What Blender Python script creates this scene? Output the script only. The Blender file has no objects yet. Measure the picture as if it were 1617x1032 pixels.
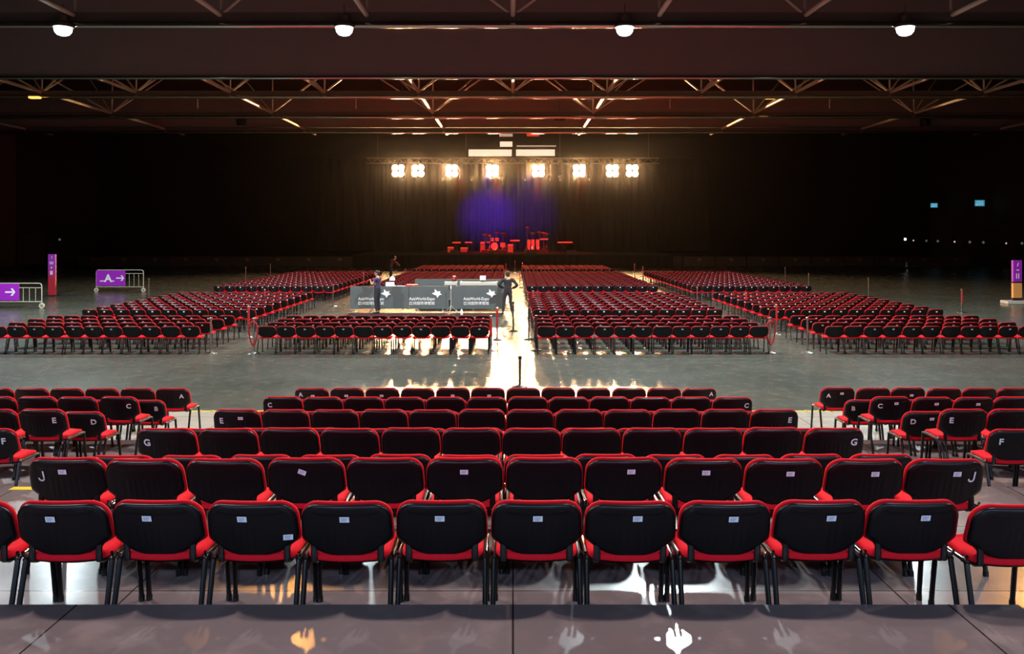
import bpy, math, random
from math import sin, cos, pi, sqrt, radians
from mathutils import Vector, Matrix
random.seed(7)
S = bpy.context.scene
COL = S.collection

# ------------------------------------------------------------------ camera
W_PX, H_PX = 1617, 1032
F = 1300.0            # focal length in pixels
CX, HY = 810.0, 366.0 # vanishing point of the hall's length in the photograph
CZ = 3.4              # eye height above the hall floor
cam = bpy.data.objects.new('camera', bpy.data.cameras.new('camera'))
COL.objects.link(cam)
cam.data.sensor_fit = 'HORIZONTAL'
cam.data.sensor_width = 36.0
cam.data.lens = 36.0 * F / W_PX
cam.data.shift_x = -(CX - W_PX / 2) / W_PX
cam.data.shift_y = -(H_PX / 2 - HY) / W_PX
cam.data.clip_start, cam.data.clip_end = 0.1, 400
cam.location = (0, 0, CZ)
cam.rotation_euler = (pi / 2, 0, 0)
S.camera = cam

# ------------------------------------------------------------------ world, exposure
world = bpy.data.worlds.new('world')
S.world = world
world.use_nodes = True
world.node_tree.nodes['Background'].inputs[0].default_value = (0.5, 0.6, 0.8, 1)
world.node_tree.nodes['Background'].inputs[1].default_value = 0.004
S.view_settings.view_transform = 'Standard'
S.view_settings.look = 'None'
S.view_settings.gamma = 1.0
S.view_settings.exposure = 0.0
S.view_settings.use_curve_mapping = False
S.cycles.max_bounces = 6
S.cycles.diffuse_bounces = 3
S.cycles.glossy_bounces = 3
S.cycles.sample_clamp_indirect = 4.0
S.cycles.volume_bounces = 0

# light strengths
BLINDER = 2900.0
HIBAY = 3250.0
RED_WASH, PURPLE_WASH = 8000.0, 48000.0
HAZE = 0.00036


def spot(name, loc, target, power, color, angle, blend=0.5, radius=0.25):
    l = bpy.data.lights.new(name, 'SPOT')
    l.energy, l.color = power, color
    l.spot_size, l.spot_blend, l.shadow_soft_size = radians(angle), blend, radius
    o = bpy.data.objects.new(name, l)
    COL.objects.link(o)
    o.location = loc
    d = Vector(target) - Vector(loc)
    o.rotation_euler = d.to_track_quat('-Z', 'Y').to_euler()
    return o


# red and purple washes over the stage
for sx in (-4.5, -1.4, 2.0, 5.6):
    spot('red_stage_wash', (sx * 1.2, 77.5, 9.0), (sx, 82.5, 2.0), RED_WASH, (1, 0.006, 0.012), 42, 0.8, 0.2)
spot('purple_stage_wash', (-2.5, 80.0, 9.2), (-2.8, 90.0, 5.6), PURPLE_WASH * 1.2, (0.15, 0.03, 1), 36, 1.0, 0.2)
spot('purple_stage_wash', (1.5, 80.0, 9.2), (1.2, 90.0, 6.0), PURPLE_WASH * 0.4, (0.2, 0.04, 1), 44, 1.0, 0.2)


# ------------------------------------------------------------------ materials
def nt(m):
    return m.node_tree.nodes, m.node_tree.links


def mat(name, base, rough=0.5, metal=0.0, spec=0.5, noise=None, bump=None, coat=0.0, sheen=0.0, emit=None, strength=0.0):
    m = bpy.data.materials.new(name)
    m.use_nodes = True
    N, L = nt(m)
    b = N['Principled BSDF']
    b.inputs['Base Color'].default_value = (*base, 1)
    b.inputs['Roughness'].default_value = rough
    b.inputs['Metallic'].default_value = metal
    b.inputs['Specular IOR Level'].default_value = spec
    b.inputs['Coat Weight'].default_value = coat
    b.inputs['Coat Roughness'].default_value = 0.15
    b.inputs['Sheen Weight'].default_value = sheen
    if emit:
        b.inputs['Emission Color'].default_value = (*emit, 1)
        b.inputs['Emission Strength'].default_value = strength
    if noise:  # (scale, second colour, detail)
        tc = N.new('ShaderNodeTexCoord')
        t = N.new('ShaderNodeTexNoise')
        t.inputs['Scale'].default_value = noise[0]
        t.inputs['Detail'].default_value = noise[2] if len(noise) > 2 else 4
        L.new(tc.outputs['Object'], t.inputs['Vector'])
        r = N.new('ShaderNodeValToRGB')
        r.color_ramp.elements[0].position, r.color_ramp.elements[1].position = 0.3, 0.7
        r.color_ramp.elements[0].color = (*base, 1)
        r.color_ramp.elements[1].color = (*noise[1], 1)
        L.new(t.outputs['Fac'], r.inputs['Fac'])
        L.new(r.outputs['Color'], b.inputs['Base Color'])
    if bump:  # (scale, strength, distance)
        tc = N.new('ShaderNodeTexCoord')
        t = N.new('ShaderNodeTexNoise')
        t.inputs['Scale'].default_value = bump[0]
        L.new(tc.outputs['Object'], t.inputs['Vector'])
        bp = N.new('ShaderNodeBump')
        bp.inputs['Strength'].default_value = bump[1]
        bp.inputs['Distance'].default_value = bump[2]
        L.new(t.outputs['Fac'], bp.inputs['Height'])
        L.new(bp.outputs['Normal'], b.inputs['Normal'])
    return m


def floor_mat(name, c1, c2, c3, r0, r1, panel=None, streak=0.0, spec=0.5, rel=0.05):
    """Worn hard floor: two scales of blotches, scuffs drawn along one direction, optional panel joints."""
    m = bpy.data.materials.new(name)
    m.use_nodes = True
    N, L = nt(m)
    b = N['Principled BSDF']
    b.inputs['Specular IOR Level'].default_value = spec
    tc = N.new('ShaderNodeTexCoord')

    def noise(scale, detail, vec=None, rough=0.6):
        t = N.new('ShaderNodeTexNoise')
        t.inputs['Scale'].default_value = scale
        t.inputs['Detail'].default_value = detail
        t.inputs['Roughness'].default_value = rough
        L.new(vec or tc.outputs['Object'], t.inputs['Vector'])
        return t.outputs['Fac']

    def ramp(f, p0, c0, p1, c1_):
        r = N.new('ShaderNodeValToRGB')
        r.color_ramp.elements[0].position, r.color_ramp.elements[1].position = p0, p1
        r.color_ramp.elements[0].color, r.color_ramp.elements[1].color = (*c0, 1), (*c1_, 1)
        L.new(f, r.inputs['Fac'])
        return r.outputs['Color']

    def mix(a, bcol, fac):
        x = N.new('ShaderNodeMix')
        x.data_type = 'RGBA'
        L.new(a, x.inputs[6])
        if isinstance(bcol, tuple):
            x.inputs[7].default_value = (*bcol, 1)
        else:
            L.new(bcol, x.inputs[7])
        L.new(fac, x.inputs[0])
        return x.outputs[2]

    col = ramp(noise(0.45, 6), 0.35, c1, 0.65, c2)
    fine = ramp(noise(3.5, 3), 0.5, (0, 0, 0), 0.72, (1, 1, 1))
    col = mix(col, c3, fine)
    if streak:
        mp = N.new('ShaderNodeMapping')
        mp.inputs['Rotation'].default_value = (0, 0, radians(24))
        mp.inputs['Scale'].default_value = (0.12, 4.0, 1)
        L.new(tc.outputs['Object'], mp.inputs['Vector'])
        st = ramp(noise(1.0, 5, mp.outputs['Vector']), 0.62, (0, 0, 0), 0.8, (streak,) * 3)
        col = mix(col, tuple(min(1, c * 2.0) for c in c3), st)
    if panel:
        br = N.new('ShaderNodeTexBrick')
        br.offset = 0.0
        br.inputs['Scale'].default_value = 1.0
        br.inputs['Brick Width'].default_value, br.inputs['Row Height'].default_value = panel
        br.inputs['Mortar Size'].default_value = 0.006
        br.inputs['Color1'].default_value = br.inputs['Color2'].default_value = (0, 0, 0, 1)
        br.inputs['Mortar'].default_value = (1, 1, 1, 1)
        L.new(tc.outputs['Object'], br.inputs['Vector'])
        col = mix(col, tuple(c * 0.2 for c in c1), br.outputs['Fac'])
    L.new(col, b.inputs['Base Color'])
    mr = N.new('ShaderNodeMapRange')
    mr.inputs['To Min'].default_value, mr.inputs['To Max'].default_value = r0, r1
    L.new(noise(1.3, 5), mr.inputs['Value'])
    L.new(mr.outputs['Result'], b.inputs['Roughness'])
    bp = N.new('ShaderNodeBump')
    bp.inputs['Strength'].default_value = rel
    bp.inputs['Distance'].default_value = 0.01
    L.new(noise(9, 4), bp.inputs['Height'])
    L.new(bp.outputs['Normal'], b.inputs['Normal'])
    return m


M = dict(
    hall_floor=floor_mat('worn_concrete', (0.060, 0.069, 0.058), (0.088, 0.098, 0.083), (0.12, 0.126, 0.102), 0.23, 0.31, None, 0.35, 0.5, 0.004),
    deck=floor_mat('platform_deck', (0.15, 0.112, 0.108), (0.19, 0.15, 0.145), (0.24, 0.18, 0.17), 0.13, 0.34, (2.44, 1.76), 0.25),
    deck_pale=floor_mat('pale_platform_deck', (0.38, 0.36, 0.31), (0.46, 0.44, 0.38), (0.5, 0.48, 0.42), 0.2, 0.36, (2.44, 1.76), 0.25),
    riser=mat('platform_riser', (0.03, 0.03, 0.035), 0.5),
    ceiling=mat('roof_deck', (0.030, 0.020, 0.017), 0.8, noise=(0.3, (0.036, 0.024, 0.02))),
    wall=mat('black_wall', (0.012, 0.011, 0.011), 0.85),
    wall_side=mat('side_wall', (0.03, 0.026, 0.024), 0.8),
    bulkhead=mat('bulkhead_panel', (0.20, 0.175, 0.165), 0.8, noise=(0.6, (0.215, 0.185, 0.175))),
    steel_paint=mat('painted_truss_steel', (0.5, 0.45, 0.38), 0.35, 0.0, 0.6),
    steel_dark=mat('dark_steel', (0.10, 0.085, 0.075), 0.5),
    pipe=mat('glossy_pipe', (0.5, 0.45, 0.41), 0.13, 1.0),
    plastic=mat('black_plastic', (0.0035, 0.0035, 0.0045), 0.36, 0, 0.32, bump=(260, 0.12, 0.001)),
    fabric=mat('red_upholstery', (0.57, 0.006, 0.014), 0.85, 0, 0.12, noise=(160, (0.68, 0.010, 0.022)), bump=(420, 0.2, 0.001)),
    tube=mat('black_enamel_tube', (0.005, 0.005, 0.005), 0.3, 0.0, 0.4),
    chrome=mat('chrome', (0.75, 0.73, 0.7), 0.15, 1.0),
    sticker=mat('white_paper_sticker', (0.75, 0.78, 0.85), 0.5),
    ink=mat('printed_ink', (0.22, 0.25, 0.36), 0.6),
    letter=mat('white_letter', (0.78, 0.78, 0.8), 0.45),
    white=mat('white_print', (0.85, 0.85, 0.85), 0.6),
    rubber=mat('black_rubber', (0.01, 0.01, 0.01), 0.7),
    banner=mat('grey_banner_cloth', (0.09, 0.103, 0.107), 0.75, noise=(2.0, (0.10, 0.113, 0.118))),
    hoard=mat('dark_grey_hoarding', (0.06, 0.065, 0.065), 0.7),
    hoard_star=mat('hoarding_star', (0.25, 0.22, 0.19), 0.6),
    gal=mat('galvanised_tube', (0.62, 0.58, 0.48), 0.4, 0.15),
    purple=mat('purple_sign', (0.34, 0.02, 0.52), 0.5, 0, 0.3),
    rope=mat('red_rope', (0.45, 0.008, 0.012), 0.6),
    stanchion=mat('brushed_steel', (0.55, 0.53, 0.5), 0.28, 1.0),
    stanchion_dark=mat('black_post', (0.015, 0.015, 0.015), 0.35),
    black=mat('matt_black', (0.012, 0.012, 0.012), 0.7),
    velour=mat('black_velour', (0.016, 0.014, 0.018), 0.95, 0, 0.1),
    mat_black=mat('black_floor_mat', (0.02, 0.02, 0.022), 0.6, 0, 0.25),
    desk_pale=mat('pale_grey_console', (0.55, 0.52, 0.48), 0.35),
    desk_dark=mat('dark_console', (0.03, 0.03, 0.032), 0.4),
    red_case=mat('red_case', (0.5, 0.012, 0.015), 0.45),
    paper=mat('white_paper', (0.8, 0.8, 0.78), 0.6),
    skin=mat('skin', (0.48, 0.26, 0.17), 0.5),
    hair=mat('dark_hair', (0.012, 0.009, 0.008), 0.5),
    navy=mat('navy_cloth', (0.045, 0.035, 0.11), 0.8),
    dark_cloth=mat('dark_cloth', (0.022, 0.022, 0.028), 0.85),
    maroon=mat('maroon_cloth', (0.09, 0.02, 0.018), 0.85),
    shoe=mat('dark_shoe', (0.02, 0.02, 0.02), 0.5),
    brass=mat('cymbal_brass', (0.75, 0.6, 0.35), 0.25, 1.0),
    drum=mat('pale_drum_shell', (0.6, 0.55, 0.55), 0.3),
    drumhead=mat('drumhead', (0.8, 0.8, 0.78), 0.5),
    amp=mat('amplifier_black', (0.05, 0.05, 0.05), 0.5),
    grille=mat('speaker_grille', (0.25, 0.25, 0.25), 0.6),
    keys=mat('pale_keys', (0.8, 0.78, 0.74), 0.4),
    orange=mat('warm_lit_panel', (0.75, 0.33, 0.10), 0.5),  # warm stage light on the panel is put into its orange colour
    yellow=mat('yellow_tape', (0.75, 0.6, 0.04), 0.5),
    lamp_warm=mat('blinder_lamp', (0.9, 0.8, 0.6), 0.3, emit=(1.0, 0.53, 0.22), strength=BLINDER),
    lamp_cool=mat('bay_lamp', (0.9, 0.95, 1.0), 0.3, emit=(0.80, 0.95, 1.0), strength=9.0),
    lamp_amber=mat('amber_lamp', (0.9, 0.6, 0.3), 0.3, emit=(1.0, 0.42, 0.08), strength=2.2),
    glow_panel=mat('glow_panel', (0.8, 0.7, 0.5), 0.4, emit=(1.0, 0.82, 0.58), strength=0.95),
    glow_panel_dim=mat('glow_panel_dim', (0.7, 0.6, 0.45), 0.4, emit=(1.0, 0.70, 0.52), strength=0.42),
    red_lit=mat('red_lit_sign', (0.6, 0.05, 0.03), 0.4, emit=(1.0, 0.06, 0.03), strength=0.6),
    exit_lit=mat('exit_sign_face', (0.1, 0.4, 0.5), 0.4, emit=(0.06, 0.42, 0.62), strength=0.55),
    exit_text=mat('exit_sign_text', (0.7, 0.95, 1.0), 0.4, emit=(0.4, 0.8, 0.95), strength=0.7),
    spark=mat('small_lamp', (1, 1, 1), 0.4, emit=(0.9, 1.0, 0.95), strength=3.0),
    spark_pink=mat('small_lamp_pink', (1, 0.8, 0.7), 0.4, emit=(1.0, 0.65, 0.55), strength=0.8),
    spark_grey=mat('small_lamp_grey', (0.6, 0.6, 0.6), 0.4, emit=(0.7, 0.75, 0.75), strength=0.10),
    screen=mat('lit_screen', (0.8, 0.9, 1), 0.4, emit=(0.75, 0.86, 1.0), strength=5.0),
)


# ------------------------------------------------------------------ mesh building
class MB:
    def __init__(s):
        s.v, s.f, s.m = [], [], []

    def add(s, v, f, m=0, mx=None):
        k = len(s.v)
        s.v += [tuple(mx @ Vector(p)) for p in v] if mx is not None else [tuple(p) for p in v]
        s.f += [tuple(i + k for i in q) for q in f]
        s.m += [m] * len(f)
        return s

    def box(s, lo, hi, m=0, mx=None, bev=0.0):
        (x0, y0, z0), (x1, y1, z1) = lo, hi
        if bev <= 0:
            v = [(x0, y0, z0), (x1, y0, z0), (x1, y1, z0), (x0, y1, z0), (x0, y0, z1), (x1, y0, z1), (x1, y1, z1), (x0, y1, z1)]
            f = [(3, 2, 1, 0), (4, 5, 6, 7), (0, 1, 5, 4), (1, 2, 6, 5), (2, 3, 7, 6), (3, 0, 4, 7)]
            return s.add(v, f, m, mx)
        b = bev

        def ring(e, z):
            X0, X1, Y0, Y1 = x0 + e, x1 - e, y0 + e, y1 - e
            return [(X0 + b, Y0, z), (X1 - b, Y0, z), (X1, Y0 + b, z), (X1, Y1 - b, z), (X1 - b, Y1, z), (X0 + b, Y1, z), (X0, Y1 - b, z), (X0, Y0 + b, z)]
        v = ring(b, z0) + ring(0, z0 + b) + ring(0, z1 - b) + ring(b, z1)
        f = [tuple(range(7, -1, -1)), tuple(range(24, 32))]
        for r in range(3):
            for i in range(8):
                j = (i + 1) % 8
                f.append((r * 8 + i, r * 8 + j, r * 8 + 8 + j, r * 8 + 8 + i))
        return s.add(v, f, m, mx)

    def tube(s, pts, r, n=8, m=0, cap=True, closed=False, flat=1.0, mx=None):
        pts = [Vector(p) for p in pts]
        rr = r if isinstance(r, (list, tuple)) else [r] * len(pts)
        v, f = [], []
        up = None
        for i, p in enumerate(pts):
            if closed:
                d = pts[(i + 1) % len(pts)] - pts[i - 1]
            else:
                d = pts[min(i + 1, len(pts) - 1)] - pts[max(i - 1, 0)]
            d.normalize()
            if up is None:
                up = Vector((1, 0, 0)) if abs(d.x) < 0.8 else Vector((0, 0, 1))
            a = (up - d * up.dot(d)).normalized()
            up = a
            b = d.cross(a)
            for k in range(n):
                t = 2 * pi * k / n
                v.append(p + (a * cos(t) * flat + b * sin(t)) * rr[i])
        R = len(pts)
        for i in range(R if closed else R - 1):
            for k in range(n):
                a0, a1 = i * n + k, i * n + (k + 1) % n
                b0, b1 = ((i + 1) % R) * n + k, ((i + 1) % R) * n + (k + 1) % n
                f.append((a0, a1, b1, b0))
        if cap and not closed:
            f.append(tuple(range(n - 1, -1, -1)))
            f.append(tuple((R - 1) * n + k for k in range(n)))
        return s.add(v, f, m, mx)

    def lathe(s, prof, n=16, m=0, mx=None, cap=True):
        v, f = [], []
        for r, z in prof:
            for k in range(n):
                t = 2 * pi * k / n
                v.append((r * cos(t), r * sin(t), z))
        for i in range(len(prof) - 1):
            for k in range(n):
                f.append((i * n + k, i * n + (k + 1) % n, (i + 1) * n + (k + 1) % n, (i + 1) * n + k))
        if cap:
            f.append(tuple(range(n - 1, -1, -1)))
            f.append(tuple((len(prof) - 1) * n + k for k in range(n)))
        return s.add(v, f, m, mx)

    def poly(s, pts, t, m=0, mx=None):
        """A flat outline in x, z given thickness t along y."""
        n = len(pts)
        v = [(x, 0, z) for x, z in pts] + [(x, t, z) for x, z in pts]
        f = [tuple(range(n)), tuple(range(2 * n - 1, n - 1, -1))]
        f += [(i, i + n, (i + 1) % n + n, (i + 1) % n) for i in range(n)]
        return s.add(v, f, m, mx)

    def mesh(s, name, mats, smooth=True, ang=0.6):
        me = bpy.data.meshes.new(name)
        me.from_pydata(s.v, [], s.f)
        for mt in (mats if isinstance(mats, (list, tuple)) else [mats]):
            me.materials.append(mt)
        me.polygons.foreach_set('material_index', s.m)
        if smooth:
            me.polygons.foreach_set('use_smooth', [True] * len(s.f))
        me.update()
        if smooth:
            me.set_sharp_from_angle(angle=ang)
        return me

    def build(s, name, mats, parent=None, smooth=True, loc=None):
        return link(name, s.mesh(name, mats, smooth), parent, loc)


def link(name, me, parent=None, loc=None, rotz=0.0):
    o = bpy.data.objects.new(name, me)
    COL.objects.link(o)
    if parent:
        o.parent = parent
    if loc is not None:
        o.location = loc
    if rotz:
        o.rotation_euler = (0, 0, rotz)
    return o


def tag(o, label=None, cat=None, group=None, kind=None):
    for k, val in (('label', label), ('category', cat), ('group', group), ('kind', kind)):
        if val:
            o[k] = val
    return o


def thing(name, loc, label, cat, group=None, rotz=0.0):
    o = bpy.data.objects.new(name, None)
    o.empty_display_size = 0.2
    COL.objects.link(o)
    o.location = loc
    o.rotation_euler = (0, 0, rotz)
    return tag(o, label, cat, group)


def copy_part(o, parent):
    c = o.copy()
    COL.objects.link(c)
    c.parent = parent
    return c


def copy_thing(src, loc, label, cat, group=None, rotz=0.0):
    r = src.copy()
    COL.objects.link(r)
    r.location, r.rotation_euler = loc, (0, 0, rotz)
    tag(r, label, cat, group)
    for ch in list(src.children):
        c = copy_part(ch, r)
        for g in list(ch.children):
            copy_part(g, c)
    return r


def struct(o):
    o['kind'] = 'structure'
    return o


def at(px, D, py=None):
    """World x (and z) seen at photograph pixel px (py) at distance D along the hall."""
    x = (px - CX) / F * D
    return x if py is None else (x, CZ - (py - HY) / F * D)


def text_mesh(body, size, extrude=0.002, bold=0.0, align='CENTER'):
    cu = bpy.data.curves.new('lettering', 'FONT')
    cu.body, cu.size, cu.extrude, cu.offset = body, size, extrude, bold
    cu.align_x, cu.align_y = align, 'CENTER'
    cu.resolution_u = 3
    o = bpy.data.objects.new('lettering', cu)
    COL.objects.link(o)
    dg = bpy.context.evaluated_depsgraph_get()
    me = bpy.data.meshes.new_from_object(o.evaluated_get(dg))
    bpy.data.objects.remove(o)
    bpy.data.curves.remove(cu)
    # from the xy plane to one that faces the camera side (-y): x stays, y -> z
    me.transform(Matrix.Rotation(pi / 2, 4, 'X'))
    return me


def text_fit(body, w, h, mt, bold=0.0, extrude=0.002):
    me = text_mesh(body, 1.0, extrude, bold)
    xs = [v.co.x for v in me.vertices]
    zs = [v.co.z for v in me.vertices]
    sx = w / (max(xs) - min(xs)) if w else 0
    sz = h / (max(zs) - min(zs)) if h else 0
    sx, sz = sx or sz, sz or sx
    me.transform(Matrix.Translation((-(max(xs) + min(xs)) / 2, 0, -(max(zs) + min(zs)) / 2)))
    me.transform(Matrix.Diagonal((sx, 1, sz, 1)))
    me.materials.clear()
    me.materials.append(mt)
    return me


ORD = 'zeroth first second third fourth fifth sixth seventh eighth ninth tenth eleventh twelfth'.split()

# ------------------------------------------------------------------ the setting
HALF_W, BACK, ROOF = 50.0, 99.0, 15.2
b = MB().box((-HALF_W, -24, -0.3), (HALF_W, BACK, 0))
struct(b.build('floor', M['hall_floor']))
b = MB().box((-HALF_W, -24, ROOF), (HALF_W, BACK, ROOF + 0.3))
struct(b.build('ceiling', M['ceiling'], smooth=False))
struct(MB().box((-HALF_W - 0.4, BACK, 0), (HALF_W + 0.4, BACK + 0.4, ROOF)).build('wall_back', M['wall'], smooth=False))
struct(MB().box((-HALF_W - 0.4, -24, 0), (-HALF_W, BACK, ROOF)).build('wall_left', M['wall_side'], smooth=False))
struct(MB().box((HALF_W, -24, 0), (HALF_W + 0.4, BACK, ROOF)).build('wall_right', M['wall_side'], smooth=False))
struct(MB().box((-HALF_W - 0.4, -24.4, 0), (HALF_W + 0.4, -24, ROOF)).build('wall_front', M['wall_side'], smooth=False))
# roller door and pier on the left wall
struct(MB().box((-HALF_W, 83, 0), (-HALF_W + 0.25, 87.5, 3.2), bev=0.03).build('door_1', mat('roller_door', (0.075, 0.066, 0.06), 0.6), smooth=False))
struct(MB().box((-HALF_W, 79.2, 0), (-HALF_W + 0.5, 82, ROOF)).build('trim_1', mat('pier', (0.09, 0.07, 0.06), 0.8), smooth=False))

# raked seating platforms; each carries two rows
STEP = [('platform', 11.66, 14.57, 0.24), ('platform', 9.90, 11.66, 0.455), ('platform', 8.14, 9.90, 0.67),
        ('platform', 6.38, 8.14, 0.885), ('platform', 4.61, 6.38, 1.10), ('platform', -2.0, 4.61, 1.315)]
for nm, y0, y1, z in STEP:
    d = MB().box((-16, y0, z - 0.05), (16, y1, z), 0)
    d.box((-15.97, y0, 0), (15.97, y1 - 0.02, z - 0.05), 1)
    struct(d.build('seating_' + nm, [M['deck_pale' if z < .3 else 'deck'], M['riser']], smooth=False))

# ------------------------------------------------------------------ roof steel
ZR = CZ + 8.65
LAT = 5.84
D1, D2, D3, D4, D5, D6 = 32.8, 41.8, 50.9, 59.8, 68.9, 78.0


def beam(D, zb, zt, label):
    o = MB().box((-HALF_W, D, zb), (HALF_W, D + 0.25, zt)).build('roof_beam', M['steel_dark'], smooth=False)
    struct(o)
    p = MB().tube([(-HALF_W, D - 0.12, zb - 0.03), (HALF_W, D - 0.12, zb - 0.03)], 0.11, 48).build('bottom_pipe', M['pipe'], o)
    return o


beam(D1, CZ + 8.22, CZ + 8.75, 'front')
o = struct(MB().box((-HALF_W, D2, CZ + 7.86), (HALF_W, D2 + 0.3, ROOF)).build('roof_beam', M['bulkhead'], smooth=False))
MB().tube([(-HALF_W, D2 - 0.08, CZ + 7.81), (HALF_W, D2 - 0.08, CZ + 7.81)], 0.09, 48).build('bottom_pipe', M['pipe'], o)
for D in (D3, D4, D5):
    beam(D, CZ + 8.34, CZ + 8.72, 'rear')
struct(MB().box((-HALF_W, D5 + .3, ZR + .12), (HALF_W, D5 + .5, ROOF)).build('light_stop_panel', M['bulkhead'], smooth=False))  # panel added to keep stage light off the roof deck
struct(MB().box((-HALF_W, D6 - 5.0, CZ + 9.0), (HALF_W, D6 - 4.7, ROOF)).build('roof_beam', M['bulkhead'], smooth=False))

for k in range(-9, 10):
    for (ya, yb) in ((18, D1), (D2 + .3, D3), (D3 + .3, D4), (D4 + .3, D5), (D5 + .55, D6 - 5)):
        if k % 2 == 0 and ya > D3 - 1:
            continue
        struct(MB().tube([(k * LAT, ya, ZR), (k * LAT, yb, ZR)], 0.10, 10).build('roof_rod', M['steel_paint']))
    # bracing fanned up from each node
    for D in (D1, D3, D4):
        if D == D4 and k % 2 == 0:
            continue
        br = MB()
        for dx, dy in ((-LAT / 2, 2.4), (LAT / 2, 2.4), (0, 0.15), (-LAT * 0.85, -2.2), (LAT * 0.85, -2.2)):
            if D == D1 and (dy > 1 or abs(k) % 2 == 1 and dy < 0):
                continue
            br.tube([(k * LAT, D + 0.12, ZR), (k * LAT + dx, D + 0.12 + dy, ROOF - 0.1)], 0.055, 8)
        struct(br.build('roof_brace', M['steel_paint']))

# ------------------------------------------------------------------ high bay lights, rear fill
HB_X = [at(99.5, D1 - .35), at(543.5, D1 - .35), at(986.5, D1 - .35), at(1429.5, D1 - .35)]
where = ['at the far left of the beam', 'left of the beam centre', 'right of the beam centre', 'at the far right of the beam']


def high_bay(x, y, z, label):
    t = thing('high_bay_light', (x, y, z), label, 'ceiling light', 'cool high bay lights')
    MB().lathe([(0.05, 0.52), (0.14, 0.5), (0.16, 0.25), (0.34, 0.16), (0.39, 0.06), (0.39, 0.03), (0.33, 0.03)], 20).build('housing', M['steel_dark'], t)
    MB().lathe([(0.33, 0.05), (0.335, -0.02), (0.31, -0.14), (0.22, -0.25), (0.1, -0.29), (0.02, -0.30)], 20).build('glass_bowl', M['lamp_cool'], t)
    MB().tube([(0, 0, 0.5), (0, 0, 0.95)], 0.025, 6).build('hanger', M['steel_dark'], t)
    return t


for x, wtxt in zip(HB_X, where):
    high_bay(x, D1 - 0.35, CZ + 8.02, 'bright cool white high bay light hanging ' + wtxt)
COOL, AMBER, ROSE, BLUE_FILL = (0.80, 0.95, 0.98), (1.0, 0.42, 0.08), (1.0, 0.86, 0.84), (0.50, 0.68, 1.0)
for yy, pw, cols in ((D1 - 0.35, 1.3, (COOL,) * 4), (24.0, 2.6, (COOL, AMBER, COOL, AMBER)), (8.0, 0.68, (ROSE,) * 4), (-16.0, 1.7, (BLUE_FILL,) * 4)):  # the rearmost blue row is unseen fill, added to brighten the chair backs
    for x, cl in zip(HB_X, cols):
        spot('bay_and_fill_beam', (x, yy, CZ + 7.68), (x, yy, 0), HIBAY * pw * (0.2 if cl is AMBER else 1), cl, 160, 0.3, 0.25)

# ------------------------------------------------------------------ the chair
PITCH = 0.54
TOPZ = 0.779


def lean(z):
    return 0.075 - (z - 0.47) / 0.31 * 0.092


def wrap(x):
    return 0.036 * (x / 0.262) ** 2


def back_panel(W0, W1, r, zb, zk, zt, layers, nu, zs, detail=None):
    """A panel curved round the sitter. layers: (offset along the rear-to-front depth, inset of the outline)."""
    v, f = [], []
    nv = len(zs)
    for li, (off, ins) in enumerate(layers):
        for j in range(nv):
            for i in range(nu):
                u = -1 + 2 * i / (nu - 1)
                lo = zb + zk * u * u + ins
                hi = zt - ins
                z = lo + (hi - lo) * zs[j]
                Wd = W0 + (W1 - W0) * zs[j] - ins
                dz = hi - z
                hw = Wd - r + sqrt(max(0, r * r - (r - dz) ** 2)) if dz < r else Wd
                db = z - lo
                rb = 0.035
                if db < rb and abs(u) > 0.8:
                    hw = Wd - rb * 0.4 + sqrt(max(0, rb * rb - (rb - db) ** 2)) * 0.4
                x = u * hw
                e = detail(x, z) if detail and li == 0 else 0
                v.append((x, lean(z) + wrap(x) + off - e, z))
    P = nu * nv
    for j in range(nv - 1):
        for i in range(nu - 1):
            a = j * nu + i
            f.append((a, a + 1, a + nu + 1, a + nu))
            q = (len(layers) - 1) * P + a
            f.append((q + nu, q + nu + 1, q + 1, q))
    loop = [i for i in range(nu)] + [j * nu + nu - 1 for j in range(1, nv)] + [(nv - 1) * nu + i for i in range(nu - 2, -1, -1)] + [j * nu for j in range(nv - 2, 0, -1)]
    for li in range(len(layers) - 1):
        for a, c in zip(loop, loop[1:] + loop[:1]):
            f.append((li * P + c, li * P + a, (li + 1) * P + a, (li + 1) * P + c))
    return v, f


def shell_detail(x, z):
    e = 0.0
    if abs(x) < 0.165 and 0.715 < z < 0.727:
        e += 0.003
    if abs(x) < 0.12 and 0.50 < z < 0.64:
        e += 0.0016 * (1 if int((x + 0.12) / 0.02) % 2 else -1)
    if abs(x) < 0.19 and z < 0.72:
        e -= 0.0025
    return e


ZS = [0, .03, .08, .16, .25, .34, .43, .52, .6, .66, .71, .76, .79, .82, .86, .9, .935, .965, .985, 1]
SHELL = MB().add(*back_panel(0.262, 0.252, 0.095, 0.436, 0.098, 0.768, [(-0.030, 0.022), (-0.026, 0.009), (-0.016, 0.001), (-0.006, 0.0), (0.004, 0.004)], 41, ZS, shell_detail)).mesh('backrest', M['plastic'], ang=1.0)
PAD = MB().add(*back_panel(0.2655, 0.256, 0.098, 0.452, 0.078, TOPZ, [(0.003, 0.006), (0.009, 0.0), (0.026, 0.0), (0.040, 0.010), (0.048, 0.03)], 25, ZS)).mesh('back_cushion', M['fabric'], ang=1.2)


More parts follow.
